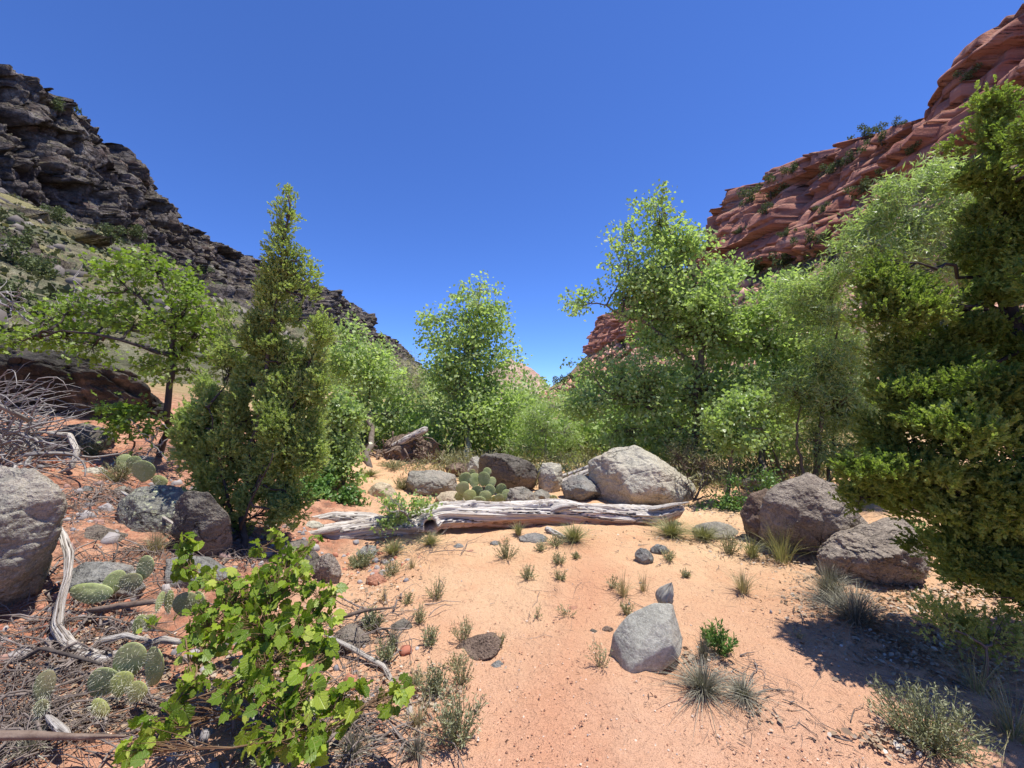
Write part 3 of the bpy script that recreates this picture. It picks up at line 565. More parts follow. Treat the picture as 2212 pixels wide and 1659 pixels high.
mklog('splinter', '', '', [dict(pts=[P(600, 1172, 4.35), P(650, 1158, 4.4), P(740, 1140, 4.5)], rad=[.012, .035, .03], seed=91, seg=90, sides=20, groove=.4)], parent=LG)
mklog('splinter', '', '', [dict(pts=[P(640, 1148, 4.6), P(700, 1140, 4.65), P(790, 1128, 4.8)], rad=[.015, .04, .05], seed=92, seg=90, sides=20, groove=.4)], parent=LG)
mklog('splinter', '', '', [dict(pts=[P(1400, 1100, 5.1), P(1450, 1092, 5.15), P(1490, 1084, 5.2)], rad=[.03, .028, .006], seed=93, seg=70, sides=20, groove=.4)], parent=LG)
mklog('branch_stub', '', '', [dict(pts=[P(985, 1112, 5.0), P(1005, 1098, 5.0), P(1035, 1086, 5.0)], rad=[.09, .08, .045], seed=11, seg=60, sides=40)], parent=LG)
mklog('branch_stub', '', '', [dict(pts=[P(1180, 1106, 5.1), P(1215, 1094, 5.05), P(1250, 1092, 5.0)], rad=[.05, .05, .02], seed=12, seg=60, sides=32)], parent=LG)
mklog('driftwood', 'short grey branch end poking from under the log onto the sand', 'driftwood', [dict(pts=[P(1178, 1142, 4.75), P(1225, 1165, 4.4)], rad=[.035, .03], seed=14, seg=60, sides=24)])
mklog('driftwood', 'pale bent driftwood trunk wedged behind the shaded blue grey boulder', 'driftwood', [dict(pts=[P(1190, 1052, 7.2), P(1240, 1034, 7.2), P(1290, 1010, 7.3)], rad=[.05, .07, .05], seed=15, seg=100, sides=32), dict(pts=[P(1210, 1032, 7.5), P(1250, 1018, 7.5), P(1285, 1002, 7.5)], rad=[.04, .05, .03], seed=16, seg=80, sides=24)])
mklog('dead_snag', 'twisted pale dead trunk standing beside the left foreground boulder', 'dead trunk', [dict(pts=[P(112, 1118, 2.8), P(138, 1160, 2.7), P(150, 1200, 2.6), P(146, 1250, 2.5), P(128, 1310, 2.4), P(122, 1355, 2.33), P(148, 1392, 2.28), P(190, 1408, 2.28)], rad=[.012, .022, .024, .019, .022, .027, .027, .012], seed=17, seg=260, sides=48, groove=.2)])
mklog('dead_branch', 'grey curved dead branch lying from the dead trunk toward the grapevine', 'dead branch', [dict(pts=[P(165, 1408, 2.25), P(230, 1425, 2.25), P(290, 1405, 2.3), P(350, 1382, 2.35), P(420, 1392, 2.35)], rad=[.035, .03, .024, .018, .008], seed=18, seg=200, sides=24), dict(pts=[P(205, 1388, 2.35), P(270, 1372, 2.35), P(330, 1385, 2.3)], rad=[.018, .014, .008], seed=19, seg=80, sides=16)])
mklog('dead_branch', 'thick straight dark branch entering at the bottom left corner', 'dead branch', [dict(pts=[P(-60, 1590, 1.55), P(60, 1588, 1.6), P(170, 1592, 1.65), P(280, 1590, 1.7)], rad=[.016, .015, .011, .004], seed=20, seg=160, sides=24)], mat=M['twig'])
mklog('dead_branch', 'short pale forked stub standing above the thick dark branch', 'dead branch', [dict(pts=[P(100, 1545, 1.8), P(125, 1570, 1.72), P(150, 1590, 1.66)], rad=[.01, .016, .014], seed=21, seg=60, sides=16)])
mklog('dead_branch', 'gnarled grey branch on the soil right of the grapevine', 'dead branch', [dict(pts=[P(700, 1370, 2.6), P(760, 1400, 2.5), P(830, 1440, 2.4), P(860, 1500, 2.25), P(868, 1560, 2.05)], rad=[.008, .013, .014, .011, .004], seed=22, seg=200, sides=20)])
mklog('dead_branch', 'dark diagonal stick leaning through the grapevine', 'dead branch', [dict(pts=[P(430, 1545, 1.9), P(480, 1500, 1.9), P(540, 1440, 1.95), P(640, 1420, 2.1)], rad=[.012, .014, .012, .006], seed=23, seg=120, sides=16)], mat=M['darkbark'])
mklog('dead_branch', 'pale curved branch hooking down at the brush pile\'s right edge', 'dead branch', [dict(pts=[P(100, 935, 4.6), P(150, 940, 4.5), P(166, 975, 4.4), P(155, 1010, 4.3), P(120, 1025, 4.3)], rad=[.02, .03, .03, .022, .012], seed=24, seg=160, sides=32)])
mklog('dead_branch', 'long thin grey stick slanting down the red slope toward the lichened boulder', 'dead branch', [dict(pts=[P(262, 1062, 4.0), P(310, 1090, 3.8), P(370, 1128, 3.6), P(412, 1165, 3.5)], rad=[.012, .014, .011, .005], seed=26, seg=90, sides=14)])
mklog('dead_branch', 'dark stick lying on sand just above the narrow cactus pads', 'dead branch', [dict(pts=[P(190, 1318, 2.5), P(260, 1308, 2.52), P(330, 1300, 2.55), P(400, 1296, 2.6)], rad=[.016, .018, .013, .005], seed=27, seg=90, sides=14)], mat=M['twig'])
mklog('dead_branch', 'bent brown stick on the bare ground left of the path below the grey sprig', 'dead branch', [dict(pts=[P(730, 1335, 2.75), P(790, 1318, 2.8), P(860, 1312, 2.8)], rad=[.012, .012, .004], seed=28, seg=70, sides=12)], mat=M['twig'])
mklog('dead_branch', 'thin dark stick resting against the foot of the left foreground boulder', 'dead branch', [dict(pts=[P(40, 1430, 2.1), P(90, 1400, 2.1), P(170, 1420, 2.1), P(235, 1440, 2.1)], rad=[.007, .010, .008, .004], seed=29, seg=80, sides=12)], mat=M['darkbark'])
mklog('stump', 'small weathered stump of wood behind the smooth grey block', 'stump', [dict(pts=[P(1440, 1312, 2.75), P(1432, 1290, 2.75), P(1450, 1258, 2.72)], rad=[.06, .048, .03], seed=25, seg=70, sides=40, groove=.3)], mat=M['palebark'])
# upturned root plate in the middle distance
RS = thing('uprooted_stump', 'upturned dead stump with a pale leaning trunk in front of the far trees', 'stump', G(880, 1005))
rock('', [(822, 985), (840, 950), (900, 930), (935, 960), (925, 1005), (850, 1012)], M['brown'], 9.2, 0.8, 61, 6, name='root_plate', rough=2.2, parent=RS)
mklog('trunk', '', '', [dict(pts=[P(845, 968, 9.1), P(880, 948, 9.0), P(925, 925, 9.0)], rad=[.06, .08, .07], seed=62, seg=90, sides=32)], parent=RS)
mb = MB(); rg = np.random.default_rng(63); c0 = np.array(P(870, 980, 9.0))
for i in range(90):
    a = c0 + rg.normal(0, 1, 3) * (0.35, 0.15, 0.22); b = a + rg.normal(0, 1, 3) * (0.3, 0.25, 0.15) + (0, -0.1, -0.15); tube(mb, wander(a, b, 5, 0.25, rg), np.linspace(.022, .004, 5), 4)
mb.build('roots', M['twig'], RS)
rock('reddish rock leaning behind the upturned stump', box(905, 950, 955, 1000), M['redrock'], 9.8, 0.8, 64)

# brush pile
mb = MB(); rg = np.random.default_rng(70)
for i in range(430):
    s_ = np.array(P(rg.uniform(-160, 80), rg.uniform(885, 1045), rg.uniform(3.9, 5.2)))
    dr = unit(np.array([rg.normal(0.7, 0.6), rg.normal(-.1, 0.5), rg.normal(0.05, 0.42)])); L = rg.uniform(0.25, 0.95)
    e = s_ + dr * L; e[2] = max(e[2], gh(e[0], e[1]) + 0.02); r0 = rg.choice([.005, .009, .014, .022], p=[.4, .33, .2, .07])
    tube(mb, arc(s_, e, 10, rg), np.linspace(r0, r0 * .25, 10), 4, rg.random())
for i in range(26):
    s_ = np.array(P(rg.uniform(-100, 60), rg.uniform(860, 920), rg.uniform(4.0, 4.8))); e = s_ + np.array([rg.uniform(.3, .8), rg.uniform(-.2, .3), rg.uniform(.05, .35)])
    tube(mb, wander(s_, e, 8, 0.1, rg, 0.1), np.linspace(.006, .0015, 8), 4, 0)
c0 = G(30, 1035); o = mb.build('brush_pile', M['greytwig'], loc=c0, smooth=True); tag(o, 'tangled heap of bare grey branches at the left edge above the pale boulder', 'brush pile')
def snag(label, base, tips, d, r0=.03, seed=1, mat='greytwig', name='dead_branch', cat='dead branch', n2=5):
    rg = np.random.default_rng(seed); mb = MB(); b = np.array(P(*base, d))
    for (x, y) in tips:
        e = np.array(P(x, y, d + rg.uniform(-.3, .3))); p = wander(b, e, 12, .12, rg); tube(mb, p, np.linspace(r0, r0 * .15, 12), 5)
        for j in range(n2):
            i = rg.integers(3, 11); L = np.linalg.norm(e - b) * rg.uniform(.15, .35); q_ = p[i] + unit(rg.normal(0, 1, 3) * (1, .6, 1)) * L
            tube(mb, wander(p[i], q_, 6, .15, rg), np.linspace(r0 * .4, r0 * .06, 6), 4)
    o = mb.build(name, M[mat], loc=tuple(b), smooth=True); tag(o, label, cat)
snag('bare white forked branches reaching in from the left edge over the hillside', (-60, 620), [(70, 680), (60, 650), (110, 745)], 7.5, .03, 81)
snag('leafless grey dead tree behind the oak crown', (160, 800), [(120, 640), (170, 590), (215, 640), (100, 690)], 12, .045, 82, name='dead_tree', cat='tree', n2=9)
snag('pale dead sticks hanging below the oak beside the black boulder', (330, 960), [(280, 905), (350, 900), (300, 1000), (385, 1010), (400, 940)], 4.9, .012, 83, n2=6)
snag('tangle of bare twigs at the foot of the right cottonwood', (1500, 1080), [(1480, 1000), (1520, 990), (1545, 1010), (1465, 1030), (1560, 1050)], 6.2, .015, 84, mat='twig', n2=10)
snag('bare white twigs sprawling over the log from the leafy branch', (880, 1115), [(800, 1075), (840, 1060), (930, 1070), (860, 1085), (905, 1150)], 4.6, .009, 85, n2=7)

# ------------------------------------------------------------------ foliage
RH = ([(0, 0, 0), (-.42, .42, .10), (0, 1, -.05), (.42, .42, .10)], [(0, 1, 2, 3)])            # broad leaf
WL = ([(0, 0, 0), (-.09, .45, .03), (0, 1, -.10), (.09, .45, .03)], [(0, 1, 2, 3)])            # narrow leaf
OAKL = ([(0, 0, 0), (-.12, .3, .02), (-.42, .40, .08), (-.16, .6, .03), (-.36, .85, .05), (0, 1.05, -.04), (.36, .85, .05), (.16, .6, .03), (.42, .40, .08), (.12, .3, .02)], [(0, 1, 2, 3, 4, 5, 6, 7, 8, 9)])
def spray_tpl(seed, n=15, L=1.0):
    rg = np.random.default_rng(seed); V = []; F = []
    for i in range(n):
        t = i / n; b = np.array([0, t * L * .8, 0.1 * t * t]); a = rg.uniform(-1, 1) * 0.9 * (1 - .4 * t); el = rg.normal(0, .5)
        dr = np.array([math.sin(a), math.cos(a), el]); dr /= np.linalg.norm(dr); l = (0.42 - .18 * t) * L * rg.uniform(.7, 1.2); w = .085 * L
        sd = unit(np.cross(dr, rg.normal(0, 1, 3))) * w; k_ = len(V)
        V += [b, b + dr * l * .5 - sd, b + dr * l, b + dr * l * .5 + sd]; F.append((k_, k_ + 1, k_ + 2, k_ + 3))
    return V, F
SPR = [spray_tpl(i) for i in range(5)]
def blobs_world(blobs, d, dd=0.8):
    out = []
    for b in blobs:
        x, y, rx, ry = b[:4]; db = d + (b[4] if len(b) > 4 else 0); c = np.array(P(x, y, db)); k_ = db / FV
        out.append((c, np.array([rx * k_, max(rx, ry) * k_ * dd, ry * k_])))
    return out
def tree(name, label, cat, trunk, blobs, d, mat, bark, leafsize=.055, nleaf=20000, seed=1, tpl=RH, group=None, r0=.06, clump=.12, per=22, twig=.5, dd=.8, kind='leaf', trunks=None, shell=.4, up=.35, csize=14, cfrac=.62, cl3=(1, 1, .8)):
    rg = np.random.default_rng(seed); base = G(*trunk[0]) if len(trunk[0]) == 2 else P(*trunk[0])
    pts = [np.array(base)] + [np.array(P(p[0], p[1], p[2] if len(p) > 2 else d)) for p in trunk[1:]]
    root = thing(name, label, cat, base, group); W = MB(); F_ = MB()
    pts[0][2] -= .08
    # resample trunk
    pp = [pts[0]]
    for a, b in zip(pts[:-1], pts[1:]): pp += list(wander(a, b, 8, .05, rg)[1:])
    pp = np.array(pp); tube(W, pp, np.linspace(r0, r0 * .25, len(pp)), 9, .2)
    for tr in (trunks or []):
        q_ = [np.array(P(p[0], p[1], p[2] if len(p) > 2 else d)) for p in tr]; z = [q_[0]]
        for a, b in zip(q_[:-1], q_[1:]): z += list(wander(a, b, 7, .06, rg)[1:])
        tube(W, z, np.linspace(r0 * .6, r0 * .15, len(z)), 7, .2); pp = np.concatenate([pp, np.array(z)])
    bw = blobs_world(blobs, d, dd); ar = np.array([b[1][0] * b[1][2] * (1 + b[1][1]) for b in bw]); pr = ar / ar.sum(); ncl = max(1, int(nleaf / per))
    cnt = rg.multinomial(ncl, pr); CC = []; OUT = []; RN = []
    for (c, r), n in zip(bw, cnt):
        lo = pp[pp[:, 2] < c[2] + .1] if (pp[:, 2] < c[2] + .1).any() else pp
        k_ = np.argmin(np.linalg.norm(lo - c, axis=1) + np.clip(c[2] - lo[:, 2], 0, 9) * -.15); a = lo[k_]
        lp = wander(a, c, 8, .1, rg, -.03); rl_ = min(r0 * .45, .012 + .02 * r.mean()); tube(W, lp, np.linspace(rl_, rl_ * .35, 8), 6, .3)
        v = unit(rg.normal(0, 1, (n, 3))); rad = rg.random(n)**shell; nz = 1 + .28 * fbm(v * 2.2 + seed, 2, seed)
        ms = max(3, int(n / csize)); sc_ = unit(rg.normal(0, 1, (ms, 3))); sr = rg.random(ms)**shell; sn = 1 + .3 * fbm(sc_ * 2.2 + seed, 2, seed)
        S0 = c + sc_ * (sr * sn)[:, None] * r * .88; w_ = rg.integers(0, ms, n); q_ = S0[w_] + v * (rg.random(n)**.6)[:, None] * np.array(cl3) * max(.10, r.mean() * cfrac)
        CC.append(q_); OUT.append(unit(sc_[w_] + v * .8)); RN.append(rg.random(ms)[w_])
        m = int(n * twig)
        for j in range(m):
            s_ = lp[rg.integers(4, 8)]; tube(W, wander(s_, q_[j % n], 4, .1, rg), np.linspace(rl_ * .32, rl_ * .12, 4), 3, .4, cap=False)
    CC = np.concatenate(CC); OUT = np.concatenate(OUT); cr_ = np.concatenate(RN)
    if kind == 'leaf':
        tw_ = rg.lognormal(0, .35, len(CC)); C = np.repeat(CC, per, 0) + unit(rg.normal(0, 1, (len(CC) * per, 3))) * (rg.random((len(CC) * per, 1))**.5) * clump * 1.6 * np.repeat(tw_, per)[:, None] * (1, 1, .8)
        n = len(C); Y = unit(np.repeat(OUT, per, 0) * .5 + rg.normal(0, .7, (n, 3)) + (0, 0, -.3)); N = unit(rg.normal(0, .75, (n, 3)) + (0, 0, up) + np.repeat(OUT, per, 0) * .3)
        S = leafsize * rg.uniform(.6, 1.25, n); inst(F_, *tpl, C, Y, N, S, np.clip(np.repeat(cr_, per) * .55 + rg.random(n) * .45, 0, 1))
    else:   # conifer sprays growing out and up
        C = np.repeat(CC, per, 0) + rg.normal(0, 1, (len(CC) * per, 3)) * clump; n = len(C); o_ = np.repeat(OUT, per, 0)
        Y = unit(o_ * .8 + rg.normal(0, .45, (n, 3)) + (0, 0, .7)); N = rg.normal(0, 1, (n, 3)); S = leafsize * rg.uniform(.7, 1.3, n); rn = np.clip(np.repeat(cr_, per) * .6 + rg.random(n) * .4, 0, 1)
        wh = rg.integers(0, len(SPR), n)
        for k_ in range(len(SPR)):
            m = wh == k_; inst(F_, *SPR[k_], C[m], Y[m], N[m], S[m], rn[m])
    W.build('trunk', bark, root, smooth=True); F_.build('crown', mat, root)
    return root

# spire juniper, left
jb = [(622, 430, 7, 22), (618, 470, 14, 25), (608, 505, 24, 26), (622, 540, 26, 24), (605, 570, 28, 24), (600, 605, 42, 36), (658, 560, 10, 25), (662, 600, 14, 28), (585, 650, 40, 40), (660, 640, 12, 20),
      (572, 700, 38, 45), (618, 690, 20, 30), (598, 740, 30, 40), (588, 815, 36, 44), (600, 880, 50, 50), (565, 760, 42, 46), (615, 780, 34, 50), (690, 740, 20, 44), (668, 780, 26, 40), (495, 745, 16, 42), (488, 800, 28, 46), (545, 830, 48, 50), (640, 860, 50, 56), (696, 830, 24, 50),
      (442, 860, 34, 56), (520, 900, 60, 60), (625, 930, 76, 58), (425, 920, 50, 56), (410, 980, 40, 52), (490, 980, 74, 56), (590, 1000, 82, 56), (660, 960, 52, 56), (440, 1030, 50, 40), (530, 1060, 70, 36), (620, 1060, 50, 30), (470, 1090, 50, 34), (560, 1110, 60, 34), (510, 1150, 45, 26), (640, 1090, 36, 26)]
tree('juniper_tree', 'tall ragged spire shaped juniper left of the fallen log', 'tree', [(520, 1205), (525, 1100, 3.95), (545, 950, 3.9), (580, 750, 3.9), (610, 560, 3.9), (622, 425, 3.9)], jb, 3.95, M['junip'], M['darkbark'], .072, 21000, 101, kind='spray', per=9, clump=.034, r0=.03, twig=.35, dd=.85, shell=.45, csize=15, cfrac=.36, cl3=(.62, .62, 1.9),
     trunks=[[(520, 1180, 3.95), (480, 1000, 3.9), (450, 880, 3.8)], [(525, 1100, 3.95), (620, 900, 3.9), (680, 760, 3.9)], [(500, 1200, 3.95), (535, 1100, 3.7), (590, 980, 3.6)]])
# big juniper, right edge
kb = [(2180, 1290, 60, 34, -.1), (2100, 1245, 50, 24), (2140, 215, 28, 34), (2165, 270, 45, 45), (2125, 300, 40, 32), (2200, 330, 65, 55), (2115, 380, 50, 40), (2160, 430, 60, 60), (2240, 450, 80, 80), (2130, 520, 60, 62), (2220, 590, 90, 80), (2130, 640, 60, 50),
      (1925, 570, 45, 48), (1935, 620, 75, 45), (1900, 660, 48, 36), (1960, 690, 80, 50), (2060, 720, 70, 60), (2150, 720, 80, 60), (2230, 760, 90, 80), (1960, 770, 62, 40), (2020, 800, 80, 60), (2110, 830, 90, 70, -.3), (1990, 870, 80, 60, -.2), (1920, 860, 50, 40),
      (2210, 870, 100, 80, -.4), (1900, 960, 50, 40), (1970, 950, 80, 50, -.2), (2080, 940, 95, 60, -.4), (2180, 970, 100, 70, -.5), (1860, 1010, 52, 34, -.2), (1930, 1030, 80, 44, -.2), (2030, 1040, 90, 55, -.4), (2140, 1070, 100, 65, -.5), (2230, 1080, 90, 80, -.6),
      (1960, 1090, 60, 40), (2400, 480, 150, 130, -.3), (2440, 760, 160, 130, -.2), (2420, 1000, 140, 110, -.3), (2380, 800, 120, 120, -.75), (2340, 1130, 90, 80, -.65), (2400, 600, 130, 120, -.8), (2300, 300, 100, 100, -.5), (2150, 1205, 90, 45, -.5), (2085, 1190, 70, 36, -.4), (2205, 1245, 60, 36, -.6), (2060, 1130, 80, 50, -.3), (2160, 1170, 90, 50, -.4), (2240, 1200, 70, 50, -.5), (2020, 1180, 50, 30), (1860, 1075, 40, 25)]  # crown lobes past the right edge are unseen, added to shade the ground
tree('juniper_tree', 'huge dense juniper filling the right edge with drooping yellow green sprays', 'tree', [(2300, 1380), (2260, 1100, 2.85), (2210, 800, 2.8), (2170, 500, 2.8), (2150, 220, 2.8)], kb, 2.78, M['junip2'], M['darkbark'], 0.066, 44000, 102, kind='spray', per=8, clump=.028, r0=.08, twig=.2, dd=.8, shell=.55, csize=15, cfrac=.62, cl3=(1.1, 1, .8))
# low juniper sprays near the right bottom
tree('juniper_shrub', 'low juniper sprig in shade on the ground below the big juniper', 'shrub', [(2130, 1500), (2130, 1400, 2.3)], [(2020, 1330, 40, 30), (2090, 1370, 60, 36), (2160, 1370, 60, 40)], 2.4, M['junip'], M['bark'], .045, 900, 103, kind='spray', per=8, clump=.03, r0=.02)
tree('juniper_shrub', 'small blue green juniper seedling behind the low ridged boulder', 'shrub', [(1985, 1180), (1985, 1150, 3.9)], [(1985, 1150, 35, 26), (2010, 1165, 25, 20)], 3.9, M['bush'], M['bark'], .04, 500, 104, kind='spray', per=8, clump=.02, r0=.012)
# oak
ob = [(310, 560, 45, 22), (345, 585, 60, 22), (250, 590, 55, 20), (220, 640, 30, 12), (300, 635, 60, 22), (400, 620, 50, 25), (160, 660, 60, 28), (90, 690, 55, 28), (60, 730, 45, 24), (150, 720, 70, 30), (240, 690, 60, 26), (300, 700, 60, 26), (400, 680, 60, 40), (440, 670, 40, 34), (430, 730, 50, 36),
      (380, 760, 60, 30), (200, 750, 60, 16), (330, 790, 50, 24), (410, 800, 40, 26), (20, 740, 30, 22)]
tree('oak_tree', 'slender dark stemmed oak with sprawling bright green crown at the left', 'tree', [(345, 985), (362, 880, 5.2), (372, 760, 5.2), (378, 700, 5.2), (355, 620, 5.2), (320, 560, 5.2)], ob, 5.2, M['oak'], M['darkbark'], .062, 5000, 105, tpl=OAKL, per=8, clump=.09, csize=5, cfrac=.9, r0=.045, twig=.6, dd=1.1, shell=.7, up=.9,
     trunks=[[(370, 770, 5.2), (280, 740, 5.0), (180, 720, 4.9), (90, 715, 4.9)], [(372, 780, 5.2), (420, 720, 5.3), (440, 660, 5.3)], [(376, 710, 5.2), (300, 640, 5.1), (250, 600, 5.1)]])
tree('oak_sapling', 'low leafy oak sapling in the shade left of the oak stem', 'sapling', [(290, 960), (270, 900, 5.0)], [(230, 895, 50, 20), (290, 900, 45, 24), (255, 925, 50, 18), (320, 925, 30, 20)], 5.0, M['oak'], M['darkbark'], .06, 900, 106, tpl=OAKL, per=10, clump=.07, r0=.015, up=.8)
# cottonwoods
CG = 'cottonwoods along the wash'
tree('cottonwood_tree', 'tallest cottonwood behind the largest boulder with a grey forked trunk', 'tree', [(1505, 1052, 8.3), (1500, 950, 8.3), (1512, 800, 8.3), (1525, 700, 8.3), (1480, 560, 8.3), (1430, 450, 8.3)],
     [(1425, 480, 48, 48), (1350, 515, 40, 32), (1500, 530, 60, 45), (1360, 570, 55, 34), (1440, 590, 95, 60), (1400, 610, 70, 50), (1540, 660, 70, 60), (1465, 530, 50, 45), (1275, 655, 45, 26), (1345, 645, 70, 40), (1560, 590, 50, 52), (1420, 670, 90, 52), (1500, 720, 110, 75), (1390, 730, 45, 42), (1570, 720, 70, 75),
      (1345, 815, 80, 42), (1280, 800, 42, 26), (1275, 870, 52, 50), (1390, 860, 95, 82), (1520, 850, 100, 85), (1450, 950, 90, 62), (1330, 930, 62, 50), (1570, 950, 75, 55), (1500, 650, 80, 60)], 8.3, M['cotton'], M['bark'], .078, 38000, 111, cfrac=1.0, csize=20, shell=.55, per=14, clump=.12, r0=.09, group=CG,
     trunks=[[(1512, 800, 8.3), (1400, 700, 8.2), (1290, 655, 8.2)], [(1500, 950, 8.3), (1400, 880, 8.2), (1300, 840, 8.2)]])
tree('cottonwood_tree', 'pointed cottonwood standing alone against the sky in the middle', 'tree', [(1010, 1010), (1005, 900, 10.5), (1015, 760, 10.5), (1040, 620, 10.5)],
     [(1040, 630, 45, 26), (1045, 665, 55, 36), (1000, 690, 55, 42), (1075, 700, 38, 40), (925, 690, 32, 18), (945, 730, 52, 36), (1010, 760, 88, 50), (1080, 765, 38, 36), (990, 830, 68, 55), (960, 800, 50, 50), (1055, 830, 60, 56), (1010, 910, 100, 66), (1090, 900, 50, 60), (980, 980, 80, 40), (1070, 970, 60, 36)], 10.5, M['cotton'], M['palebark'], .092, 18500, 112, cfrac=.95, csize=18, shell=.5, per=12, clump=.16, r0=.08, group=CG)
tree('cottonwood_tree', 'broad cottonwood crown just right of the spire juniper', 'tree', [(800, 1010), (800, 880, 10), (790, 720, 10)],
     [(745, 715, 34, 34), (765, 750, 50, 40), (820, 765, 42, 46), (730, 800, 60, 56), (815, 830, 62, 62), (760, 890, 80, 66), (850, 890, 50, 60), (720, 900, 50, 60), (800, 960, 80, 50), (790, 1000, 60, 26)], 10, M['cotton'], M['bark'], .09, 11500, 113, cfrac=.95, csize=18, shell=.5, per=12, clump=.16, r0=.07, group=CG)
tree('cottonwood_sapling', 'bright green young cottonwood brushing the spire juniper\'s right side', 'sapling', [(740, 1060), (740, 960, 6.2), (735, 860, 6.2)],
     [(725, 870, 36, 36), (740, 920, 52, 48), (760, 970, 48, 40), (715, 985, 45, 45), (700, 1030, 50, 40), (760, 900, 35, 35), (745, 1015, 50, 34), (695, 1060, 50, 28), (770, 1030, 30, 22)], 6.2, M['cotton2'], M['bark'], .06, 7000, 114, shell=.55, per=12, clump=.10, r0=.03)
tree('cottonwood_tree', 'leafy cottonwood between the tallest cottonwood and the right juniper', 'tree', [(1640, 1070), (1650, 940, 8), (1680, 760, 8), (1690, 620, 8)],
     [(1670, 620, 55, 32), (1640, 680, 50, 50), (1710, 660, 60, 45), (1760, 640, 50, 40), (1650, 750, 60, 60), (1730, 740, 70, 55), (1690, 820, 80, 60), (1630, 860, 60, 70), (1650, 940, 80, 50), (1740, 860, 60, 60)], 8, M['cotton'], M['bark'], .085, 13000, 115, cfrac=.95, csize=18, shell=.5, per=12, clump=.14, r0=.07, group=CG, trunks=[[(1560, 1085, 6.9), (1590, 960, 7.2), (1600, 850, 7.5)], [(1695, 1030, 8), (1660, 950, 8), (1650, 860, 8)]])
tree('cottonwood_sapling', 'bright leafy low boughs right of the tallest cottonwood\'s trunk', 'sapling', [(1575, 1080), (1585, 960, 6.2), (1600, 880, 6.2)],
     [(1580, 880, 60, 40), (1640, 860, 45, 40), (1600, 940, 70, 40), (1545, 930, 45, 40), (1660, 930, 40, 30)], 6.2, M['cotton2'], M['bark'], .062, 3600, 116, shell=.55, per=12, clump=.11, r0=.03)
# willows
WG = 'narrow leaved willows at the right'
tree('willow_tree', 'silvery narrow leaved willow rising beyond the upper right juniper', 'tree', [(2020, 1100), (2040, 800, 6), (2060, 600, 6), (2000, 450, 6)],
     [(2060, 380, 60, 35), (1990, 400, 70, 36), (1925, 440, 60, 38), (1870, 490, 55, 36), (1960, 480, 80, 50), (2060, 470, 80, 70), (1835, 540, 40, 30), (1900, 550, 70, 44), (2000, 570, 80, 60), (2080, 600, 60, 70)], 6, M['willow'], M['palebark'], .10, 19000, 117, tpl=WL, per=20, clump=.14, r0=.07, group=WG, up=.6, trunks=[[(2060, 620, 6), (2000, 560, 5.9), (1920, 540, 5.9), (1880, 520, 5.9)], [(2060, 640, 6), (1980, 610, 5.9), (1900, 600, 5.9)]])
tree('willow_tree', 'green narrow leaved willow left of the big juniper behind the lone boulder', 'tree', [(1765, 1060), (1770, 940, 6.6), (1790, 780, 6.6), (1810, 700, 6.6)],
     [(1740, 640, 70, 34), (1800, 620, 60, 36), (1830, 740, 52, 34), (1790, 700, 60, 44), (1760, 790, 70, 46), (1840, 800, 52, 48), (1720, 850, 56, 46), (1800, 880, 75, 60), (1860, 880, 45, 60), (1760, 950, 70, 40), (1840, 960, 60, 40)], 6.6, M['willow'], M['bark'], .10, 21000, 118, tpl=WL, per=20, clump=.15, r0=.05, group=WG, trunks=[[(1735, 1050, 6.6), (1720, 960, 6.6), (1740, 850, 6.6)], [(1790, 1050, 6.8), (1800, 940, 6.8), (1830, 850, 6.8)], [(1700, 1040, 7.4), (1660, 960, 7.2)]])
# middle distance shrubs
tree('willow_shrub', 'pale feathery willow shrub in the gap behind the dark tilted slab', 'shrub', [(1180, 1010), (1180, 940, 9.5), (1185, 880, 9.5)], [(1150, 890, 40, 36), (1200, 880, 40, 38), (1175, 930, 62, 46), (1230, 930, 42, 44), (1140, 970, 50, 36), (1200, 985, 70, 34)], 9.5, M['cotton2'], M['palebark'], .09, 7500, 119, tpl=WL, per=18, clump=.14, r0=.03, twig=.8, up=.5)
tree('dry_shrub', 'sparse straw coloured shrub between the two far cottonwoods', 'shrub', [(890, 930, 13), (890, 850, 13)], [(885, 790, 30, 36), (905, 830, 36, 40), (870, 850, 36, 40), (895, 890, 50, 36)], 13, M['drybush'], M['palebark'], .08, 4500, 120, tpl=WL, per=12, clump=.2, r0=.03, twig=1.0)
tree('leafy_bush', 'dense glossy green bush left of the log behind the pale spar', 'bush', [(700, 1125), (700, 1085, 5.6)], [(640, 1092, 46, 30), (700, 1078, 52, 34), (760, 1085, 40, 34), (720, 1108, 66, 20), (670, 1060, 44, 30)], 5.6, M['bush'], M['bark'], .05, 7500, 121, per=20, clump=.06, r0=.015)
tree('leafy_branch', 'leafy green cottonwood sprout drooping over the left part of the log', 'shrub', [(850, 1150), (865, 1110, 4.65)], [(840, 1085, 40, 16), (900, 1080, 40, 18), (860, 1105, 50, 14), (930, 1095, 18, 14), (835, 1120, 30, 14)], 4.65, M['cotton2'], M['palebark'], .042, 900, 122, per=8, clump=.06, r0=.012)
tree('leafy_bush', 'low green scrub in front of the upturned stump', 'bush', [(960, 1020), (960, 1000, 8.3)], [(900, 1010, 50, 10), (960, 1000, 50, 14), (1000, 990, 36, 12), (860, 1015, 40, 8)], 8.3, M['herb'], M['bark'], .05, 2500, 123, per=14, clump=.08, r0=.012, tpl=WL)
tree('twiggy_bush', 'reddish brown twiggy bush right of the largest boulder', 'bush', [(1500, 1085), (1500, 1040, 7.4)], [(1470, 990, 40, 50), (1520, 1000, 45, 50), (1490, 1050, 50, 35)], 7.4, M['herb'], M['twig'], .05, 1800, 124, per=6, clump=.12, r0=.02, twig=1.5, tpl=WL)
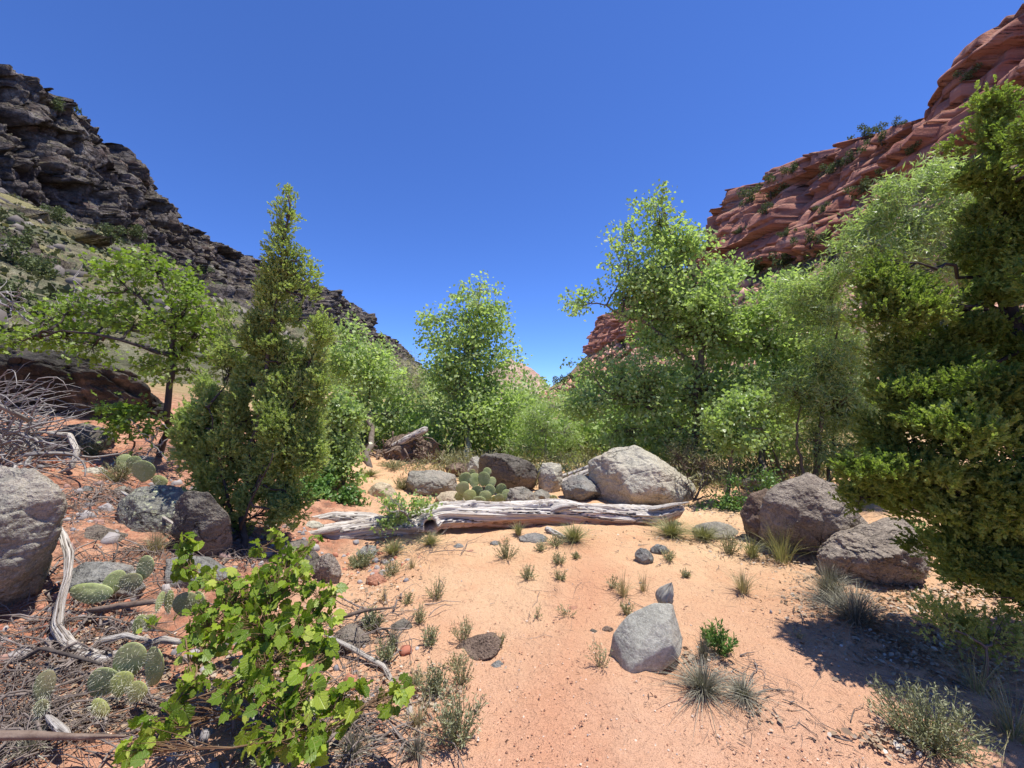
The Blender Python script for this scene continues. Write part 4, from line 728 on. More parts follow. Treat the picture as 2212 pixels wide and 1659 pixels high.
tree('twiggy_bush', 'leafy undergrowth below the right cottonwoods beside the lone boulder', 'bush', [(1600, 1080), (1600, 1050, 6.0)], [(1580, 1090, 40, 26), (1630, 1040, 40, 22), (1560, 1110, 40, 20)], 5.8, M['bush'], M['twig'], .04, 1800, 125, per=10, clump=.09, r0=.01, twig=1)
# far thicket reading as one mass
mb = MB(); rg = np.random.default_rng(130); C = []
for i in range(190):
    y = rg.uniform(13, 34) if i < 130 else rg.uniform(10.6, 14); x = rg.uniform(-.52, .85) * y if i < 130 else rg.uniform(-.34, .62) * y; hgt = (rg.uniform(1.2, 2.7) * (1 + y * .012)) if i < 130 else rg.uniform(.7, 1.5); rw = rg.uniform(.6, 1.4); z0 = gh(x, y)
    n = 280; v = unit(rg.normal(0, 1, (n, 3))) * (rg.random((n, 1))**.45); C.append(np.array([x, y, z0 + hgt * .48]) + v * (rw, rw, hgt * .55))
C = np.concatenate(C); n = len(C); inst(mb, *RH, C, rg.normal(0, 1, (n, 3)), rg.normal(0, 1, (n, 3)) + (0, -.2, .6), rg.uniform(.12, .2, n), np.repeat(rg.random(190), 280) * .6 + rg.random(n) * .4)
o = mb.build('willow_thicket', M['thick']); tag(o, 'far green thicket of streamside brush across the canyon floor', 'thicket', kind='stuff')

mb = MB(); rg = np.random.default_rng(133)
n = 620; y = rg.uniform(6.6, 13.5, n); x = rg.uniform(-.42, .92, n) * y; ok = ~((x < -1.6) & (x > -4.2) & (y > 7.4) & (y < 10.2)) & ~((y < 7.3) & (x < 2.6)); x, y = x[ok], y[ok]; n = len(x); kk = 46; hh = rg.uniform(.12, .5, n) * (1 + .05 * (y - 6))
C = np.stack([x, y, ground_h(x, y)], -1); CC = np.repeat(C, kk, 0) + np.abs(rg.normal(0, 1, (n * kk, 3))) * (0, 0, .55) * np.repeat(hh, kk)[:, None] + rg.normal(0, 1, (n * kk, 3)) * (.22, .22, 0)
inst(mb, *WL, CC, rg.normal(0, .7, (n * kk, 3)) + (0, 0, .9), rg.normal(0, 1, (n * kk, 3)), rg.uniform(.08, .17, n * kk) , np.repeat(rg.random(n), kk) * .7 + rg.random(n * kk) * .3)
tag(mb.build('undergrowth', M['herb']), 'low weeds and grass between the boulders and tree trunks beyond the log', 'undergrowth', kind='stuff')

# shrubs on the hillsides: proto + copies
def shrubmesh(seed, n=900, mat='fargreen', col=None):
    rg = np.random.default_rng(seed); mb = MB(); 
    cs = rg.normal(0, 1, (9, 3)) * (.34, .34, .22) + (0, 0, .5); C = np.repeat(cs, n // 9, 0); m = len(C); v = unit(rg.normal(0, 1, (m, 3))) * (rg.random((m, 1))**.4) * .33; C = C + v
    inst(mb, *RH, C, rg.normal(0, 1, (m, 3)), rg.normal(0, 1, (m, 3)) + (0, 0, .5), rg.uniform(.08, .16, m), rng=rg)
    return mb
PR = thing('cliff_juniper', 'x', 'tree', (0, 0, 0)); W = MB(); tube(W, [(0, 0, -.3), (.03, 0, .2), (0, .02, .6)], [.06, .05, .02], 6); TRK = W.build('trunk', M['darkbark'], PR); CRN = shrubmesh(140).build('crown', M['fargreen'], PR)
first = True
dg = bpy.context.evaluated_depsgraph_get
hillobs = [o for o in COL.objects if o.name.startswith(('hill', 'cliff')) and o.type == 'MESH']
bpy.context.view_layer.update()
def hit(px, py):
    r = ray(px, py).normalized(); best = None
    for o in hillobs:
        ok, loc, nrm, idx = o.ray_cast(Vector((0, 0, CAMZ)), r)
        if ok and (best is None or loc.y < best.y): best = loc.copy()
    return best
cj = [(1665, 410, 34, 'round dark juniper on the red cliff skyline, larger of the two by the left notch'), (1625, 432, 34, 'dark juniper low on the red cliff skyline at its left notch'), (1715, 368, 22, 'small lone tree on the red cliff skyline above the middle ledges'),
      (1868, 292, 26, 'thin spreading tree on the red skyline halfway up'), (1935, 268, 18, 'low bush on the red skyline below the upper step'), (2082, 172, 26, 'tree at the foot of the upper red buttress'),
      (1640, 585, 40, 'rounded grey green shrub at the base of the red cliff\'s left end'), (1690, 570, 36, 'olive shrub on the red talus under the cliff'), (1750, 520, 30, 'grey green shrub on the talus below the jutting red block'), (1870, 408, 30, 'bush in a cleft of the middle red ledge'),
      (1905, 388, 26, 'bush tucked on the ledge right of the jutting red block'), (1790, 372, 24, 'grass green bush on the upper red ledge'), (1840, 345, 26, 'low green bush beneath the skyline ledge of the red cliff'), (1905, 300, 26, 'green scrub beside the thin spreading skyline tree'),
      (1655, 455, 20, 'small shrub in a joint of the red cliff\'s left end'), (1700, 505, 16, 'tiny shrub on a low red ledge'), (1960, 330, 24, 'shrub clinging to the red wall near its right part'), (1210, 832, 24, 'tiny far tree on the valley rim left of the right cottonwoods'), (1235, 825, 26, 'tiny far tree crown nearest the right cottonwoods on the rim'),
      (25, 560, 60, 'large dark green shrub on the left slope near the photo edge'), (90, 590, 40, 'wide olive shrub on the left slope below the dark one'), (240, 510, 32, 'dark shrub on the talus right under the basalt wall'), (120, 470, 30, 'shrub on the grassy talus below the upper basalt wall'), (290, 505, 26, 'small shrub left of the pale fallen slab on the talus'),
      (130, 235, 28, 'green bush on the basalt skyline near its upper left'), (20, 640, 50, 'grey green shrub low on the left slope at the edge'), (60, 520, 30, 'low brushy shrub between the dark shrub and rocks'), (440, 590, 22, 'small shrub at the basalt cliff foot behind the oak crown'),
      (1600, 500, 14, 'tiny bush on the red cliff\'s left end wall'), (1780, 455, 20, 'bush above the rubble of the red cliff'), (1720, 600, 34, 'grey shrub among red rubble above the willow')]
for (x, y, w, lb) in cj:
    p_ = hit(x, y + (w * .1)); dy = 0
    while p_ is None and dy < 60: dy += 4; p_ = hit(x, y + dy)
    if p_ is None: continue
    s_ = w * p_.y / FV * 0.88
    if first: rt = PR; first = False; cs = [TRK, CRN]
    else:
        rt = PR.copy(); COL.objects.link(rt)
        for ch in (TRK, CRN): c = ch.copy(); COL.objects.link(c); c.parent = rt
    rt.location = p_ + Vector((0, 0, -.25 * s_)); rt.scale = (s_ * 1.1,) * 3; rt.rotation_euler = (0, 0, x * 1.7); rt['label'] = lb; rt['group'] = 'shrubs and small trees on the cliffs'
# scattered tiny scrub on both slopes (uncountable)
rg = np.random.default_rng(150); mb = MB(); C = []; HS = []; 
for o in [h_ for h_ in hillobs if 'rock' in h_.data.attributes and h_.dimensions.y < 280 and h_.dimensions.y > 175]:
    me = o.data; n = len(me.vertices); co = np.empty(n * 3, np.float32); me.vertices.foreach_get('co', co); co = co.reshape(-1, 3); rk = np.empty(n, np.float32); me.attributes['rock'].data.foreach_get('value', rk)
    ok = np.where((rk < .6) & (np.abs(co[:, 0]) > 16) & (co[:, 1] < 260))[0]; 
    if len(ok): C.append(co[rg.choice(ok, 7500)]); HS.append(co[ok])
C = np.concatenate(C); S = rg.uniform(.25, .8, len(C)) * (1 + C[:, 1] / 160); k_ = 16
CC = np.repeat(C, k_, 0) + unit(rg.normal(0, 1, (len(C) * k_, 3))) * np.repeat(S, k_)[:, None] * (.6, .6, .35); n = len(CC)
inst(mb, *RH, CC, rg.normal(0, 1, (n, 3)), rg.normal(0, 1, (n, 3)) + (0, 0, .6), np.repeat(S, k_) * .55, np.repeat(rg.random(len(C)), k_))
tag(mb.build('hillside_scrub', leafmat('scrub_leaf', (0.08, 0.095, 0.05), (0.20, 0.21, 0.11), (0.42, 0.38, 0.22), .1, .7, .1)), 'scattered low scrub and grass on the canyon slopes', 'scrub', kind='stuff')

rg = np.random.default_rng(155); mb = MB(); D, F = ico(1); C2 = np.concatenate([h_[rg.choice(len(h_), 2600)] for h_ in HS]); m = len(C2)
S = np.clip(rg.lognormal(-1.25, .55, m), .1, 1.3) * (1 + C2[:, 1] / 140); V = D[None] * (1 + .3 * rg.normal(0, 1, (m, len(D), 1)).clip(-1, 1)) * rg.uniform(.5, 1.2, (m, 1, 3)) * S[:, None, None] + C2[:, None]
mb.add(V.reshape(-1, 3), (F[None] + (np.arange(m) * len(D))[:, None, None]).reshape(-1, 3), np.repeat(np.where(C2[:, 0] > 0, .8, .2) + rg.uniform(-.19, .19, m), len(F)))
k = NM('rubble'); col = k.ramp(k.attr('rnd'), [(0, (.06, .053, .05)), (.2, (.17, .15, .135)), (.42, (.25, .22, .19)), (.55, (.36, .17, .11)), (.8, (.52, .28, .19)), (1, (.66, .42, .32))])
tag(mb.build('hillside_rubble', k.done(col, .95, .1)), 'broken rock rubble lying on the canyon slopes', 'rubble', kind='stuff')

# ------------------------------------------------------------------ grapevine
def grapeleaf():
    an = []; out = []
    lob = [(0, 1.0), (22, .72), (40, .80), (58, .62), (78, .74), (100, .58), (125, .60), (150, .52), (168, .36)]
    pts = []
    for a, r in lob: pts.append((a, r))
    full = [(a, r) for a, r in pts]; full = [(-a, r) for a, r in pts[::-1] if a > 0] + full
    V = [(0, .12, 0)]
    for i, (a, r) in enumerate(full):
        x = r * math.sin(R(a)) * .62; y = .12 + r * math.cos(R(a)) * .62; V.append((x, y, .16 * abs(x) - .22 * (y - .1)**2 - .12 * x * x + (.05 if i % 2 else -.04)))
    F = [(0, i, i + 1) for i in range(1, len(full))]
    return V, F
GLV, GLF = grapeleaf()
def vine(name, label, base, blobs, d0, nleaf, seed, size=.085):
    rg = np.random.default_rng(seed); root = thing(name, label, 'vine', base); W = MB(); L = MB()
    bs = []
    for (x, y, rx, ry, d) in blobs: c = np.array(P(x, y, d)); k_ = d / FV; bs.append((c, np.array([rx, min(rx, 80) * .8, ry]) * k_))
    pr = np.array([b[1][0] * b[1][2] for b in bs]); pr /= pr.sum(); cnt = rg.multinomial(nleaf, pr); prev = np.array(base)
    for (c, r), n in zip(bs, cnt):
        k0 = min(range(len(bs)), key=lambda j: np.linalg.norm(bs[j][0] - c) + (bs[j][0][2] >= c[2]) * 9) if True else 0
        a = bs[k0][0] if bs[k0][0][2] < c[2] - .02 else np.array(base); cane = wander(a, c, 9, .09, rg, .04); tube(W, cane, np.linspace(.0038, .002, 9), 5)
        v = unit(rg.normal(0, 1, (n, 3))) * (rg.random((n, 1))**.45); Q = c + v * r; Q[:, 2] = np.maximum(Q[:, 2], ground_h(Q[:, 0], Q[:, 1]) + .03)
        for q_ in Q[::1]:
            s_ = cane[rg.integers(3, 9)]; tube(W, wander(s_, q_, 4, .12, rg), np.linspace(.0022, .0012, 4), 3, cap=False)
        Y = unit(rg.normal(0, .7, (n, 3)) + v * .4 + (0, -.3, -.45)); N = unit(rg.normal(0, .75, (n, 3)) + (0.15, -.3, .65))
        inst(L, GLV, GLF, Q, Y, N, size * rg.uniform(.55, 1.35, n) / .8, rnd=rg.random(n))
    W.build('stems', M['vine'], root, smooth=True); nl = sum(len(v) for v in L.V) // len(GLV); L.build('leaves', M['grape'], root, vattr={'lx': np.tile([v[0] for v in GLV], nl), 'ly': np.tile([v[1] for v in GLV], nl)})
vb = [(405, 1175, 22, 26, 2.3), (395, 1225, 30, 28, 2.25), (450, 1250, 30, 30, 2.2), (560, 1185, 14, 20, 2.35), (600, 1160, 22, 20, 2.4), (630, 1200, 40, 28, 2.3), (690, 1160, 24, 14, 2.5), (520, 1280, 70, 40, 2.1), (610, 1260, 70, 50, 2.1), (690, 1290, 45, 40, 2.1), (460, 1330, 70, 40, 2.0), (560, 1350, 90, 50, 1.95), (660, 1360, 70, 50, 1.95), (600, 1420, 80, 45, 1.85),
      (700, 1410, 30, 30, 1.9), (440, 1400, 50, 30, 1.9), (530, 1490, 60, 40, 1.75), (640, 1500, 80, 50, 1.7), (740, 1500, 60, 35, 1.75), (850, 1500, 45, 25, 1.75), (600, 1570, 80, 45, 1.6), (700, 1580, 50, 35, 1.65), (420, 1470, 50, 24, 1.75), (350, 1560, 50, 30, 1.6), (300, 1620, 50, 40, 1.5), (320, 1350, 22, 10, 2.1), (660, 1620, 40, 24, 1.55), (380, 1520, 30, 20, 1.7)]
vine('grapevine', 'sprawling wild grapevine with bright lime green lobed leaves in the left foreground', G(600, 1560), vb, 2, 1150, 160, .047)

# ------------------------------------------------------------------ prickly pears
def padgeo(w, h, th, seed):
    D, F = ico(4); rg = np.random.default_rng(seed); V = D.copy(); z = V[:, 2]
    x = V[:, 0] * (w / 2) * (1 + .18 * z) * (1 - .25 * sstep(-.4, -1, z)); y = V[:, 1] * (th / 2) ; y = y * (1 + .3 * fbm(D * 2 + seed, 2, seed)); z = z * h / 2 + h / 2
    V = np.stack([x, y, z], -1); sp = []
    for i in range(-4, 5):
        for j in range(0, 9):
            u = (i + (j % 2) * .5) / 4.4; v = (j - 4) / 4.4
            if u * u + v * v < .95:
                for s_ in (-1, 1): sp.append((u * w / 2 * (1 + .18 * v), s_ * th / 2 * math.sqrt(max(0, 1 - u * u - v * v)), v * h / 2 + h / 2, s_, u, v))
    return V, F, sp
def cactus(label, pads, seed, spine=.03, group='prickly pear clumps'):
    """pads: (px, py centre, w, h px, lean deg, yaw deg, distance, material)"""
    rg = np.random.default_rng(seed); x, y, w, h, ln, yw, d, mt = pads[0]; base = G(x, y + h / 2) ; root = thing('prickly_pear', label, 'cactus', base, group)
    for (x, y, w, h, ln, yw, d, mt) in pads:
        k_ = d / FV; W_, H_ = w * k_, h * k_; th = .09 * W_ + .008; V, F, sp = padgeo(W_, H_, th, rg.integers(99))
        Rm = np.array((Euler((R(rg.uniform(-12, 12)), R(ln), R(yw))).to_matrix())); c = np.array(P(x, y, d)); off = np.array([0, 0, H_ / 2])
        mb = MB(); mb.add((V - off) @ Rm.T + c, F, rg.random()); po = mb.build('pad', M[mt], root, smooth=True); ms = MB()
        sp = np.repeat(np.array(sp), 2, 0); n = len(sp); dr = unit(np.stack([sp[:, 4], sp[:, 3] * .9, sp[:, 5] - .2], -1) + rg.normal(0, .5, (n, 3))); l = spine * rg.uniform(.4, 1.0, (n, 1)); sd = unit(np.cross(dr, rg.normal(0, 1, (n, 3)))) * .0006 * max(1, d / 2.2)
        p0 = sp[:, :3]; T3 = np.stack([p0 - sd, p0 + sd, p0 + dr * l], 1).reshape(-1, 3); ms.add((T3 - off) @ Rm.T + c, np.arange(3 * n).reshape(n, 3))
        po2 = ms.build('spines', M['spine'], None); po2.data.transform(Matrix.Translation(-Vector(root.location))); po2.parent = po
cactus('upright clump of many prickly pear pads among the boulders behind the log', [(1030, 1065, 26, 34, 0, 10, 5.8, 'pad'), (1005, 1035, 28, 30, -18, 20, 5.9, 'pad'), (1000, 1055, 32, 28, -30, -15, 5.75, 'pad'), (1025, 1038, 26, 32, 5, 25, 5.95, 'pad'), (1045, 1035, 28, 32, 12, -20, 5.9, 'pad'), (1052, 1020, 18, 20, 15, 10, 5.95, 'pad'), (1015, 1072, 28, 28, -12, 0, 5.7, 'pady'), (1048, 1075, 28, 30, 10, 15, 5.7, 'pad'), (1058, 1060, 26, 26, 25, -25, 5.8, 'pad'), (1070, 1082, 22, 24, 10, 15, 5.75, 'pady'), (1082, 1058, 24, 28, 5, 20, 5.85, 'pad'), (1093, 1070, 20, 26, 25, 0, 5.8, 'pad'), (1078, 1078, 20, 24, -10, 10, 5.7, 'pad'), (993, 1072, 22, 20, -40, 0, 5.8, 'pady'), (1035, 1085, 30, 26, 0, -10, 5.65, 'pad'), (1020, 1022, 14, 18, 0, 20, 6, 'pady'), (1062, 1042, 20, 24, 30, 30, 5.9, 'pad')], 1, .022)
cactus('leaning line of prickly pear pads in front of the low flat rock', [(197, 1282, 78, 42, 10, 12, 2.55, 'pad'), (243, 1262, 34, 58, 25, 40, 2.6, 'pad'), (282, 1258, 52, 38, -8, 0, 2.62, 'padb'), (312, 1228, 40, 58, 30, -10, 2.65, 'pad')], 2)
cactus('three big oval prickly pear pads fanned out on the sand beside the grapevine', [(262, 1478, 40, 50, 5, 20, 1.92, 'pady'), (222, 1475, 58, 72, 38, 15, 1.95, 'pad'), (278, 1430, 58, 84, 22, 12, 1.98, 'pad'), (332, 1442, 60, 96, 26, -20, 1.96, 'pad')], 3, .035)
cactus('edge on prickly pear pads half hidden at the grapevine\'s upper left', [(400, 1305, 44, 50, 10, 25, 2.3, 'padb'), (365, 1300, 18, 52, -4, 70, 2.35, 'pad'), (430, 1300, 36, 46, 15, -20, 2.35, 'pad')], 4)
cactus('narrow prickly pear pads standing on bare sand right of the dead trunk', [(300, 1350, 22, 42, 8, 60, 2.2, 'pad'), (325, 1345, 30, 34, 15, 0, 2.2, 'pady'), (345, 1300, 14, 40, 20, 60, 2.4, 'pad')], 5)
cactus('single brownish prickly pear pad turned sideways near the left edge', [(95, 1485, 32, 68, 5, 35, 1.85, 'padb'), (88, 1530, 22, 36, 5, 35, 1.8, 'padb')], 6)
cactus('prickly pear behind grass on the red slope above the lichened boulder', [(310, 1018, 48, 48, 10, 5, 4.4, 'pad'), (268, 998, 26, 34, 0, 30, 4.5, 'pad'), (290, 1000, 30, 30, -20, 10, 4.5, 'pad'), (345, 1040, 34, 24, 20, 0, 4.35, 'pady')], 7)
cactus('lone yellow prickly pear pad on the sand right of the rough grey boulder', [(1195, 1078, 18, 18, 20, 10, 5.9, 'pady')], 8)
cactus('yellowing prickly pear pads low among leaf litter below the fanned pads', [(295, 1495, 40, 44, 30, 0, 1.85, 'pady'), (215, 1530, 44, 26, 60, 20, 1.8, 'pady')], 9)

# ------------------------------------------------------------------ grasses, herbs, sage
def blades(mb, c, n, hgt, spread, rg, w=.0022, droop=.5, seg=5, lean=(0, 0)):
    c = np.array(c); a = rg.uniform(0, 2 * np.pi, n); out = np.abs(rg.normal(0, 1, n)) * spread; H = hgt * rg.uniform(.5, 1.1, n)
    b = c + np.stack([np.cos(a), np.sin(a), 0 * a], -1) * (rg.random(n) * min(spread, .6) * hgt * .35)[:, None]; dr = np.stack([np.cos(a) + lean[0], np.sin(a) + lean[1], 0 * a], -1)
    t = np.linspace(0, 1, seg)[None, :, None]
    pts = b[:, None] + dr[:, None] * (out * H)[:, None, None] * (t**1.5) + np.array([0, 0, 1.0]) * H[:, None, None] * (t - droop * (out / max(spread, 1e-3))[:, None, None] * .5 * t**2.5)
    pts += rg.normal(0, .02, pts.shape) * H[:, None, None] * t
    pts[..., 2] = np.maximum(pts[..., 2], c[2] + .004)
    sd = unit(np.cross(dr, (0, 0, 1.0)) + rg.normal(0, .3, dr.shape))[:, None] * (w * rg.uniform(.6, 1.3, n)[:, None, None] * (1.05 - t**1.5))
    V = np.stack([pts - sd, pts + sd], 2).reshape(-1, 3); i = (np.arange(n) * seg * 2)[:, None] + (np.arange(seg - 1) * 2)[None]
    F = np.stack([i, i + 1, i + 3, i + 2], -1).reshape(-1, 4); mb.add(V, F, np.repeat(rg.random(n), seg - 1))
def sprigs(mb, c, n, hgt, wid, rg, leaf=.014, per=16, w=.0012, up=.8):
    for i in range(n):
        a = rg.uniform(0, 6.28); o = rg.random()**.6; e = np.array(c) + np.array([math.cos(a) * o * wid / 2, math.sin(a) * o * wid / 2, hgt * rg.uniform(.45, 1.05) * (1 - .35 * o)])
        s_ = np.array(c) + np.array([math.cos(a), math.sin(a), 0]) * o * wid * .12; p = wander(s_, e, 6, .08, rg, .0); tube(mb, p, np.linspace(w * 1.5, w * .6, 6), 3, .1, cap=False)
        t = rg.uniform(.25, 1, per); q_ = np.stack([np.interp(t, np.linspace(0, 1, 6), p[:, k_]) for k_ in range(3)], -1); dr = unit(e - s_)
        inst(mb, *WLF, q_, unit(rg.normal(0, .6, (per, 3)) + dr * up), rg.normal(0, 1, (per, 3)), leaf * rg.uniform(.6, 1.3, per), rng=rg)
WLF = ([(0, 0, 0), (-.13, .45, .03), (0, 1, -.10), (.13, .45, .03)], [(0, 1, 2, 3)])
def plant(label, px, py, hp, wp, kind, seed, dens=1.0, **kw):
    rg = np.random.default_rng(seed); c = G(px, py); k_ = c.y / FV; H = hp * k_; W_ = wp * k_; mb = MB(); far = max(1, c.y / 2.8)
    if kind == 'herb': sprigs(mb, c, int((14 + 130 * W_) * dens), H, W_, rg, .018 * far**.5, 11, .0011 * far); nm, mt, ct = 'herb', 'herb', 'plant'
    elif kind == 'sage': sprigs(mb, c, int((26 + 190 * W_) * dens), H, W_, rg, .022 * far**.5, 15, .0013 * far); nm, mt, ct = 'sagebrush', 'sage', 'shrub'
    elif kind == 'greensprig': sprigs(mb, c, int(26 * dens), H, W_, rg, .030, 24, .0012, 1.0); nm, mt, ct = 'green_sprig', 'bush', 'plant'
    elif kind == 'grass': blades(mb, c, int(150 * dens * max(.6, W_ / .2)), H, W_ / 2 / max(H, .01), rg, .0016 * far, .5); nm, mt, ct = 'grass_tuft', 'grass', 'grass'
    elif kind == 'dry': blades(mb, c, int(150 * dens * max(.6, W_ / .2)), H, W_ / 2 / max(H, .01), rg, .0016 * far, .5); nm, mt, ct = 'dry_grass_tuft', 'dry', 'grass'
    else: blades(mb, c, int(420 * dens), H, W_ / 2 / max(H, .01) * .8, rg, .0016 * far, 1.0, 7, **kw); nm, mt, ct = 'grass_clump', 'greyg', 'grass'
    o = mb.build(nm, M[mt], loc=c); tag(o, label, ct); return o
PL = [('straw coloured dead herbs among litter at the left of the path, nearest the grapevine tip', 905, 1575, 60, 70, 'dry', .7), ('matted dry stalks between the tall grey herb and the gnarled branch', 900, 1480, 44, 70, 'dry', .6), ('grey dead weed left of the brown wedge rock', 930, 1400, 46, 50, 'sage', .5), ('silvery sprigs beside the gnarled grey branch', 835, 1430, 56, 60, 'sage', .6), ('brownish dead weed below the gnarled branch\'s lower end', 900, 1640, 60, 90, 'clump', .35), ('pale herb at the path\'s left edge in line with the smooth grey block', 985, 1440, 34, 60, 'herb', .7), ('thin dead weed on the left bank beside the dark half buried stone', 830, 1300, 34, 44, 'dry', .4), ('bushy grey green herb on the sand just below the middle of the log', 1095, 1208, 46, 62, 'herb'), ('small tuft right of the bushy herb near the log', 1168, 1193, 24, 30, 'herb'), ('compact herb on the sand below and right of the bushy one', 1208, 1224, 30, 38, 'herb'),
      ('tiny pale tuft right of the compact herb', 1245, 1207, 14, 26, 'herb'), ('round herb on open sand at the centre, left one of a pair', 1140, 1253, 36, 48, 'herb'), ('round herb on open sand at the centre, right one of a pair', 1209, 1259, 30, 34, 'herb'),
      ('tiny green tuft alone on the sand right of centre', 1480, 1252, 22, 24, 'herb'), ('herb standing on the left edge of the sand above the others', 943, 1298, 56, 50, 'herb'), ('scraggly herb below the left edge herb', 906, 1348, 44, 40, 'herb'), ('thin dry herb left of the scraggly one', 880, 1308, 28, 34, 'herb'),
      ('grey herb behind the brown wedge rock', 1000, 1385, 62, 56, 'herb'), ('little sprig growing at the right tip of the brown wedge rock', 1078, 1400, 34, 32, 'herb'), ('sparse green seedling left on the middle sand', 1160, 1335, 32, 34, 'herb', .3), ('sparse spreading seedling right on the middle sand', 1225, 1338, 30, 46, 'herb', .35),
      ('reddish herb at the left foot of the smooth grey block', 1298, 1448, 62, 60, 'herb', .6), ('tall grey herb below the brown wedge rock', 998, 1485, 70, 60, 'herb'), ('large pale sage bush at the left edge of the path', 985, 1610, 135, 130, 'sage'), ('silvery sage mixed with dead leaves left of the path', 935, 1510, 80, 80, 'sage', .8),
      ('straw coloured grass tuft on the right sand', 1605, 1284, 56, 64, 'dry'), ('wispy dry grass behind the smooth grey block', 1345, 1290, 60, 60, 'dry', .5), ('thin dry stalks just left of the wooden stump', 1390, 1282, 48, 40, 'dry', .4), ('dark little tuft below the wispy dry grass', 1355, 1334, 40, 34, 'herb'), ('green herb left of the wispy dry grass', 1325, 1272, 34, 40, 'herb', .6),
      ('large grey grass clump with drooping blades on the near sand', 1520, 1500, 70, 210, 'clump', 1.5), ('flattened grey grass trailing to the right of the large clump', 1605, 1515, 45, 150, 'clump', 1.0), ('dead grey tuft behind the large clump', 1520, 1430, 70, 50, 'clump', .5), ('fresh green upright sprig rising from the dead grey tuft', 1560, 1420, 85, 60, 'greensprig'),
      ('second green sprig left of the upright one', 1530, 1400, 52, 60, 'greensprig', .6), ('dark dense grass at the front of the low ridged boulder', 1795, 1300, 100, 130, 'clump', 1.6), ('wide arching grass clump at the edge of the juniper shade', 1850, 1350, 95, 290, 'clump', 1.8), ('tall thin grass stalks at the foot of the lone boulder', 1690, 1215, 100, 110, 'grass', .35), ('yellowish grass fringe left of the lone boulder foot', 1625, 1205, 50, 60, 'grass'),
      ('green tuft at the left of the lone boulder', 1575, 1200, 54, 60, 'herb'), ('low grass under the right half of the log', 1240, 1172, 42, 86, 'grass', 1.5), ('green grass tuft touching the log at its middle', 1120, 1156, 34, 34, 'grass'), ('short green plant under the right half of the log, lower one', 1200, 1180, 24, 50, 'herb'), ('grassy patch beyond the log\'s right end', 1450, 1160, 40, 110, 'grass', 1.6), ('grassy patch in front of the flat grey rock', 1520, 1168, 34, 90, 'grass', 1.4),
      ('small pale tuft beside the blue grey flat stone', 1445, 1212, 24, 36, 'herb'), ('sage plant in front of the low ridged boulder', 1935, 1255, 75, 110, 'sage'), ('wide feathery sage bush in the bottom right corner', 2010, 1620, 130, 210, 'sage', 1.5), ('thin arching grass stalks in the bottom right shade', 2110, 1500, 110, 150, 'grass', .25), ('long arching grass blades at the right edge', 2190, 1600, 130, 260, 'grass', .25),
      ('tuft of dry grass left of the lichened boulder foot', 335, 1200, 56, 66, 'dry', 1.3), ('grass mixed with cactus on the red slope', 255, 1042, 56, 80, 'herb', 1.3), ('grey tuft on the small grey rock right of the grapevine', 805, 1362, 50, 50, 'sage', .8), ('dead grass tuft below the dark half buried stone', 850, 1400, 50, 60, 'clump', .4), ('dry tuft right of the pinkish rounded rock', 780, 1225, 40, 60, 'sage'),
      ('grass along the log\'s shaded hollow', 850, 1200, 36, 70, 'grass', 1.2), ('grass below the knot hole of the log', 930, 1180, 30, 70, 'grass', 1.2), ('low herb on the bank left of the sand', 845, 1245, 36, 60, 'herb'), ('dry sprig on the left bank above the scraggly herb', 890, 1228, 30, 34, 'dry', .5), ('green weeds left of the pale tan boulder behind the log', 870, 1058, 36, 50, 'herb', 1.3),
      ('pale weeds on the open sand patch behind the log', 800, 1030, 18, 60, 'grass'), ('shrubby weeds at the back of the open sand patch', 850, 1010, 16, 80, 'herb'), ('weeds by the rounded boulder below the brush pile', 200, 985, 40, 60, 'herb', 1.2), ('dead twigs tuft in front of the grapevine\'s right foot', 760, 1640, 70, 110, 'clump', .5), ('dry grass at the very bottom left', 60, 1640, 60, 140, 'clump', .5), ('silvery leaves under the grapevine\'s lower edge', 560, 1640, 60, 120, 'sage', .5), ('small weed right of the arching grass clump', 1720, 1385, 20, 40, 'herb', .3)]
for i, a in enumerate(PL): plant(*a[:6], 200 + i, *(a[6:]))

# ------------------------------------------------------------------ litter, twigs, pebbles
def patch(px, py, rx, ry, n, rg):
    """n ground points round a spot: metres, elliptical gaussian"""
    c = G(px, py); a = G(px + rx, py); b = G(px, py - ry); sx = abs(a.x - c.x); sy = abs(b.y - c.y)
    x = c.x + rg.normal(0, .55, n) * sx; y = c.y + rg.normal(0, .55, n) * sy; return np.stack([x, y, ground_h(x, y)], -1)
DL = ([(0, -.5, 0), (-.3, -.1, .12), (-.22, .3, .16), (0, .5, .05), (.24, .28, .16), (.32, -.12, .10)], [(0, 1, 2, 3, 4, 5)])
rg = np.random.default_rng(300); mb = MB(); C = []
for (x, y, rx, ry, n) in [(2000, 1330, 220, 110, 1900), (2000, 1420, 160, 60, 700), (1850, 1330, 120, 40, 500), (1900, 1400, 110, 30, 300), (2050, 1290, 160, 30, 500), (1950, 1610, 110, 35, 200), (930, 1540, 90, 80, 260), (800, 1300, 90, 70, 320), (700, 1260, 60, 60, 160), (1560, 1170, 110, 25, 420), (1660, 1210, 80, 20, 240), (1590, 1110, 70, 25, 300), (1500, 1430, 40, 50, 90), (1630, 1540, 30, 40, 50), (1790, 1320, 80, 30, 160), (300, 1540, 170, 70, 800), (450, 1450, 150, 60, 400), (200, 1400, 160, 90, 420), (450, 1180, 110, 50, 420), (560, 1150, 90, 30, 300), (640, 1230, 80, 40, 300), (120, 1560, 130, 50, 260), (250, 1080, 150, 60, 320), (220, 1250, 120, 60, 200), (700, 1610, 120, 40, 220), (850, 1480, 100, 60, 180), (2100, 1450, 100, 100, 300), (1350, 1160, 200, 12, 60)]:
    C.append(patch(x, y, rx, ry, n, rg))
C = np.concatenate(C); C[:, 2] += rg.uniform(.006, .02, len(C)); n = len(C)
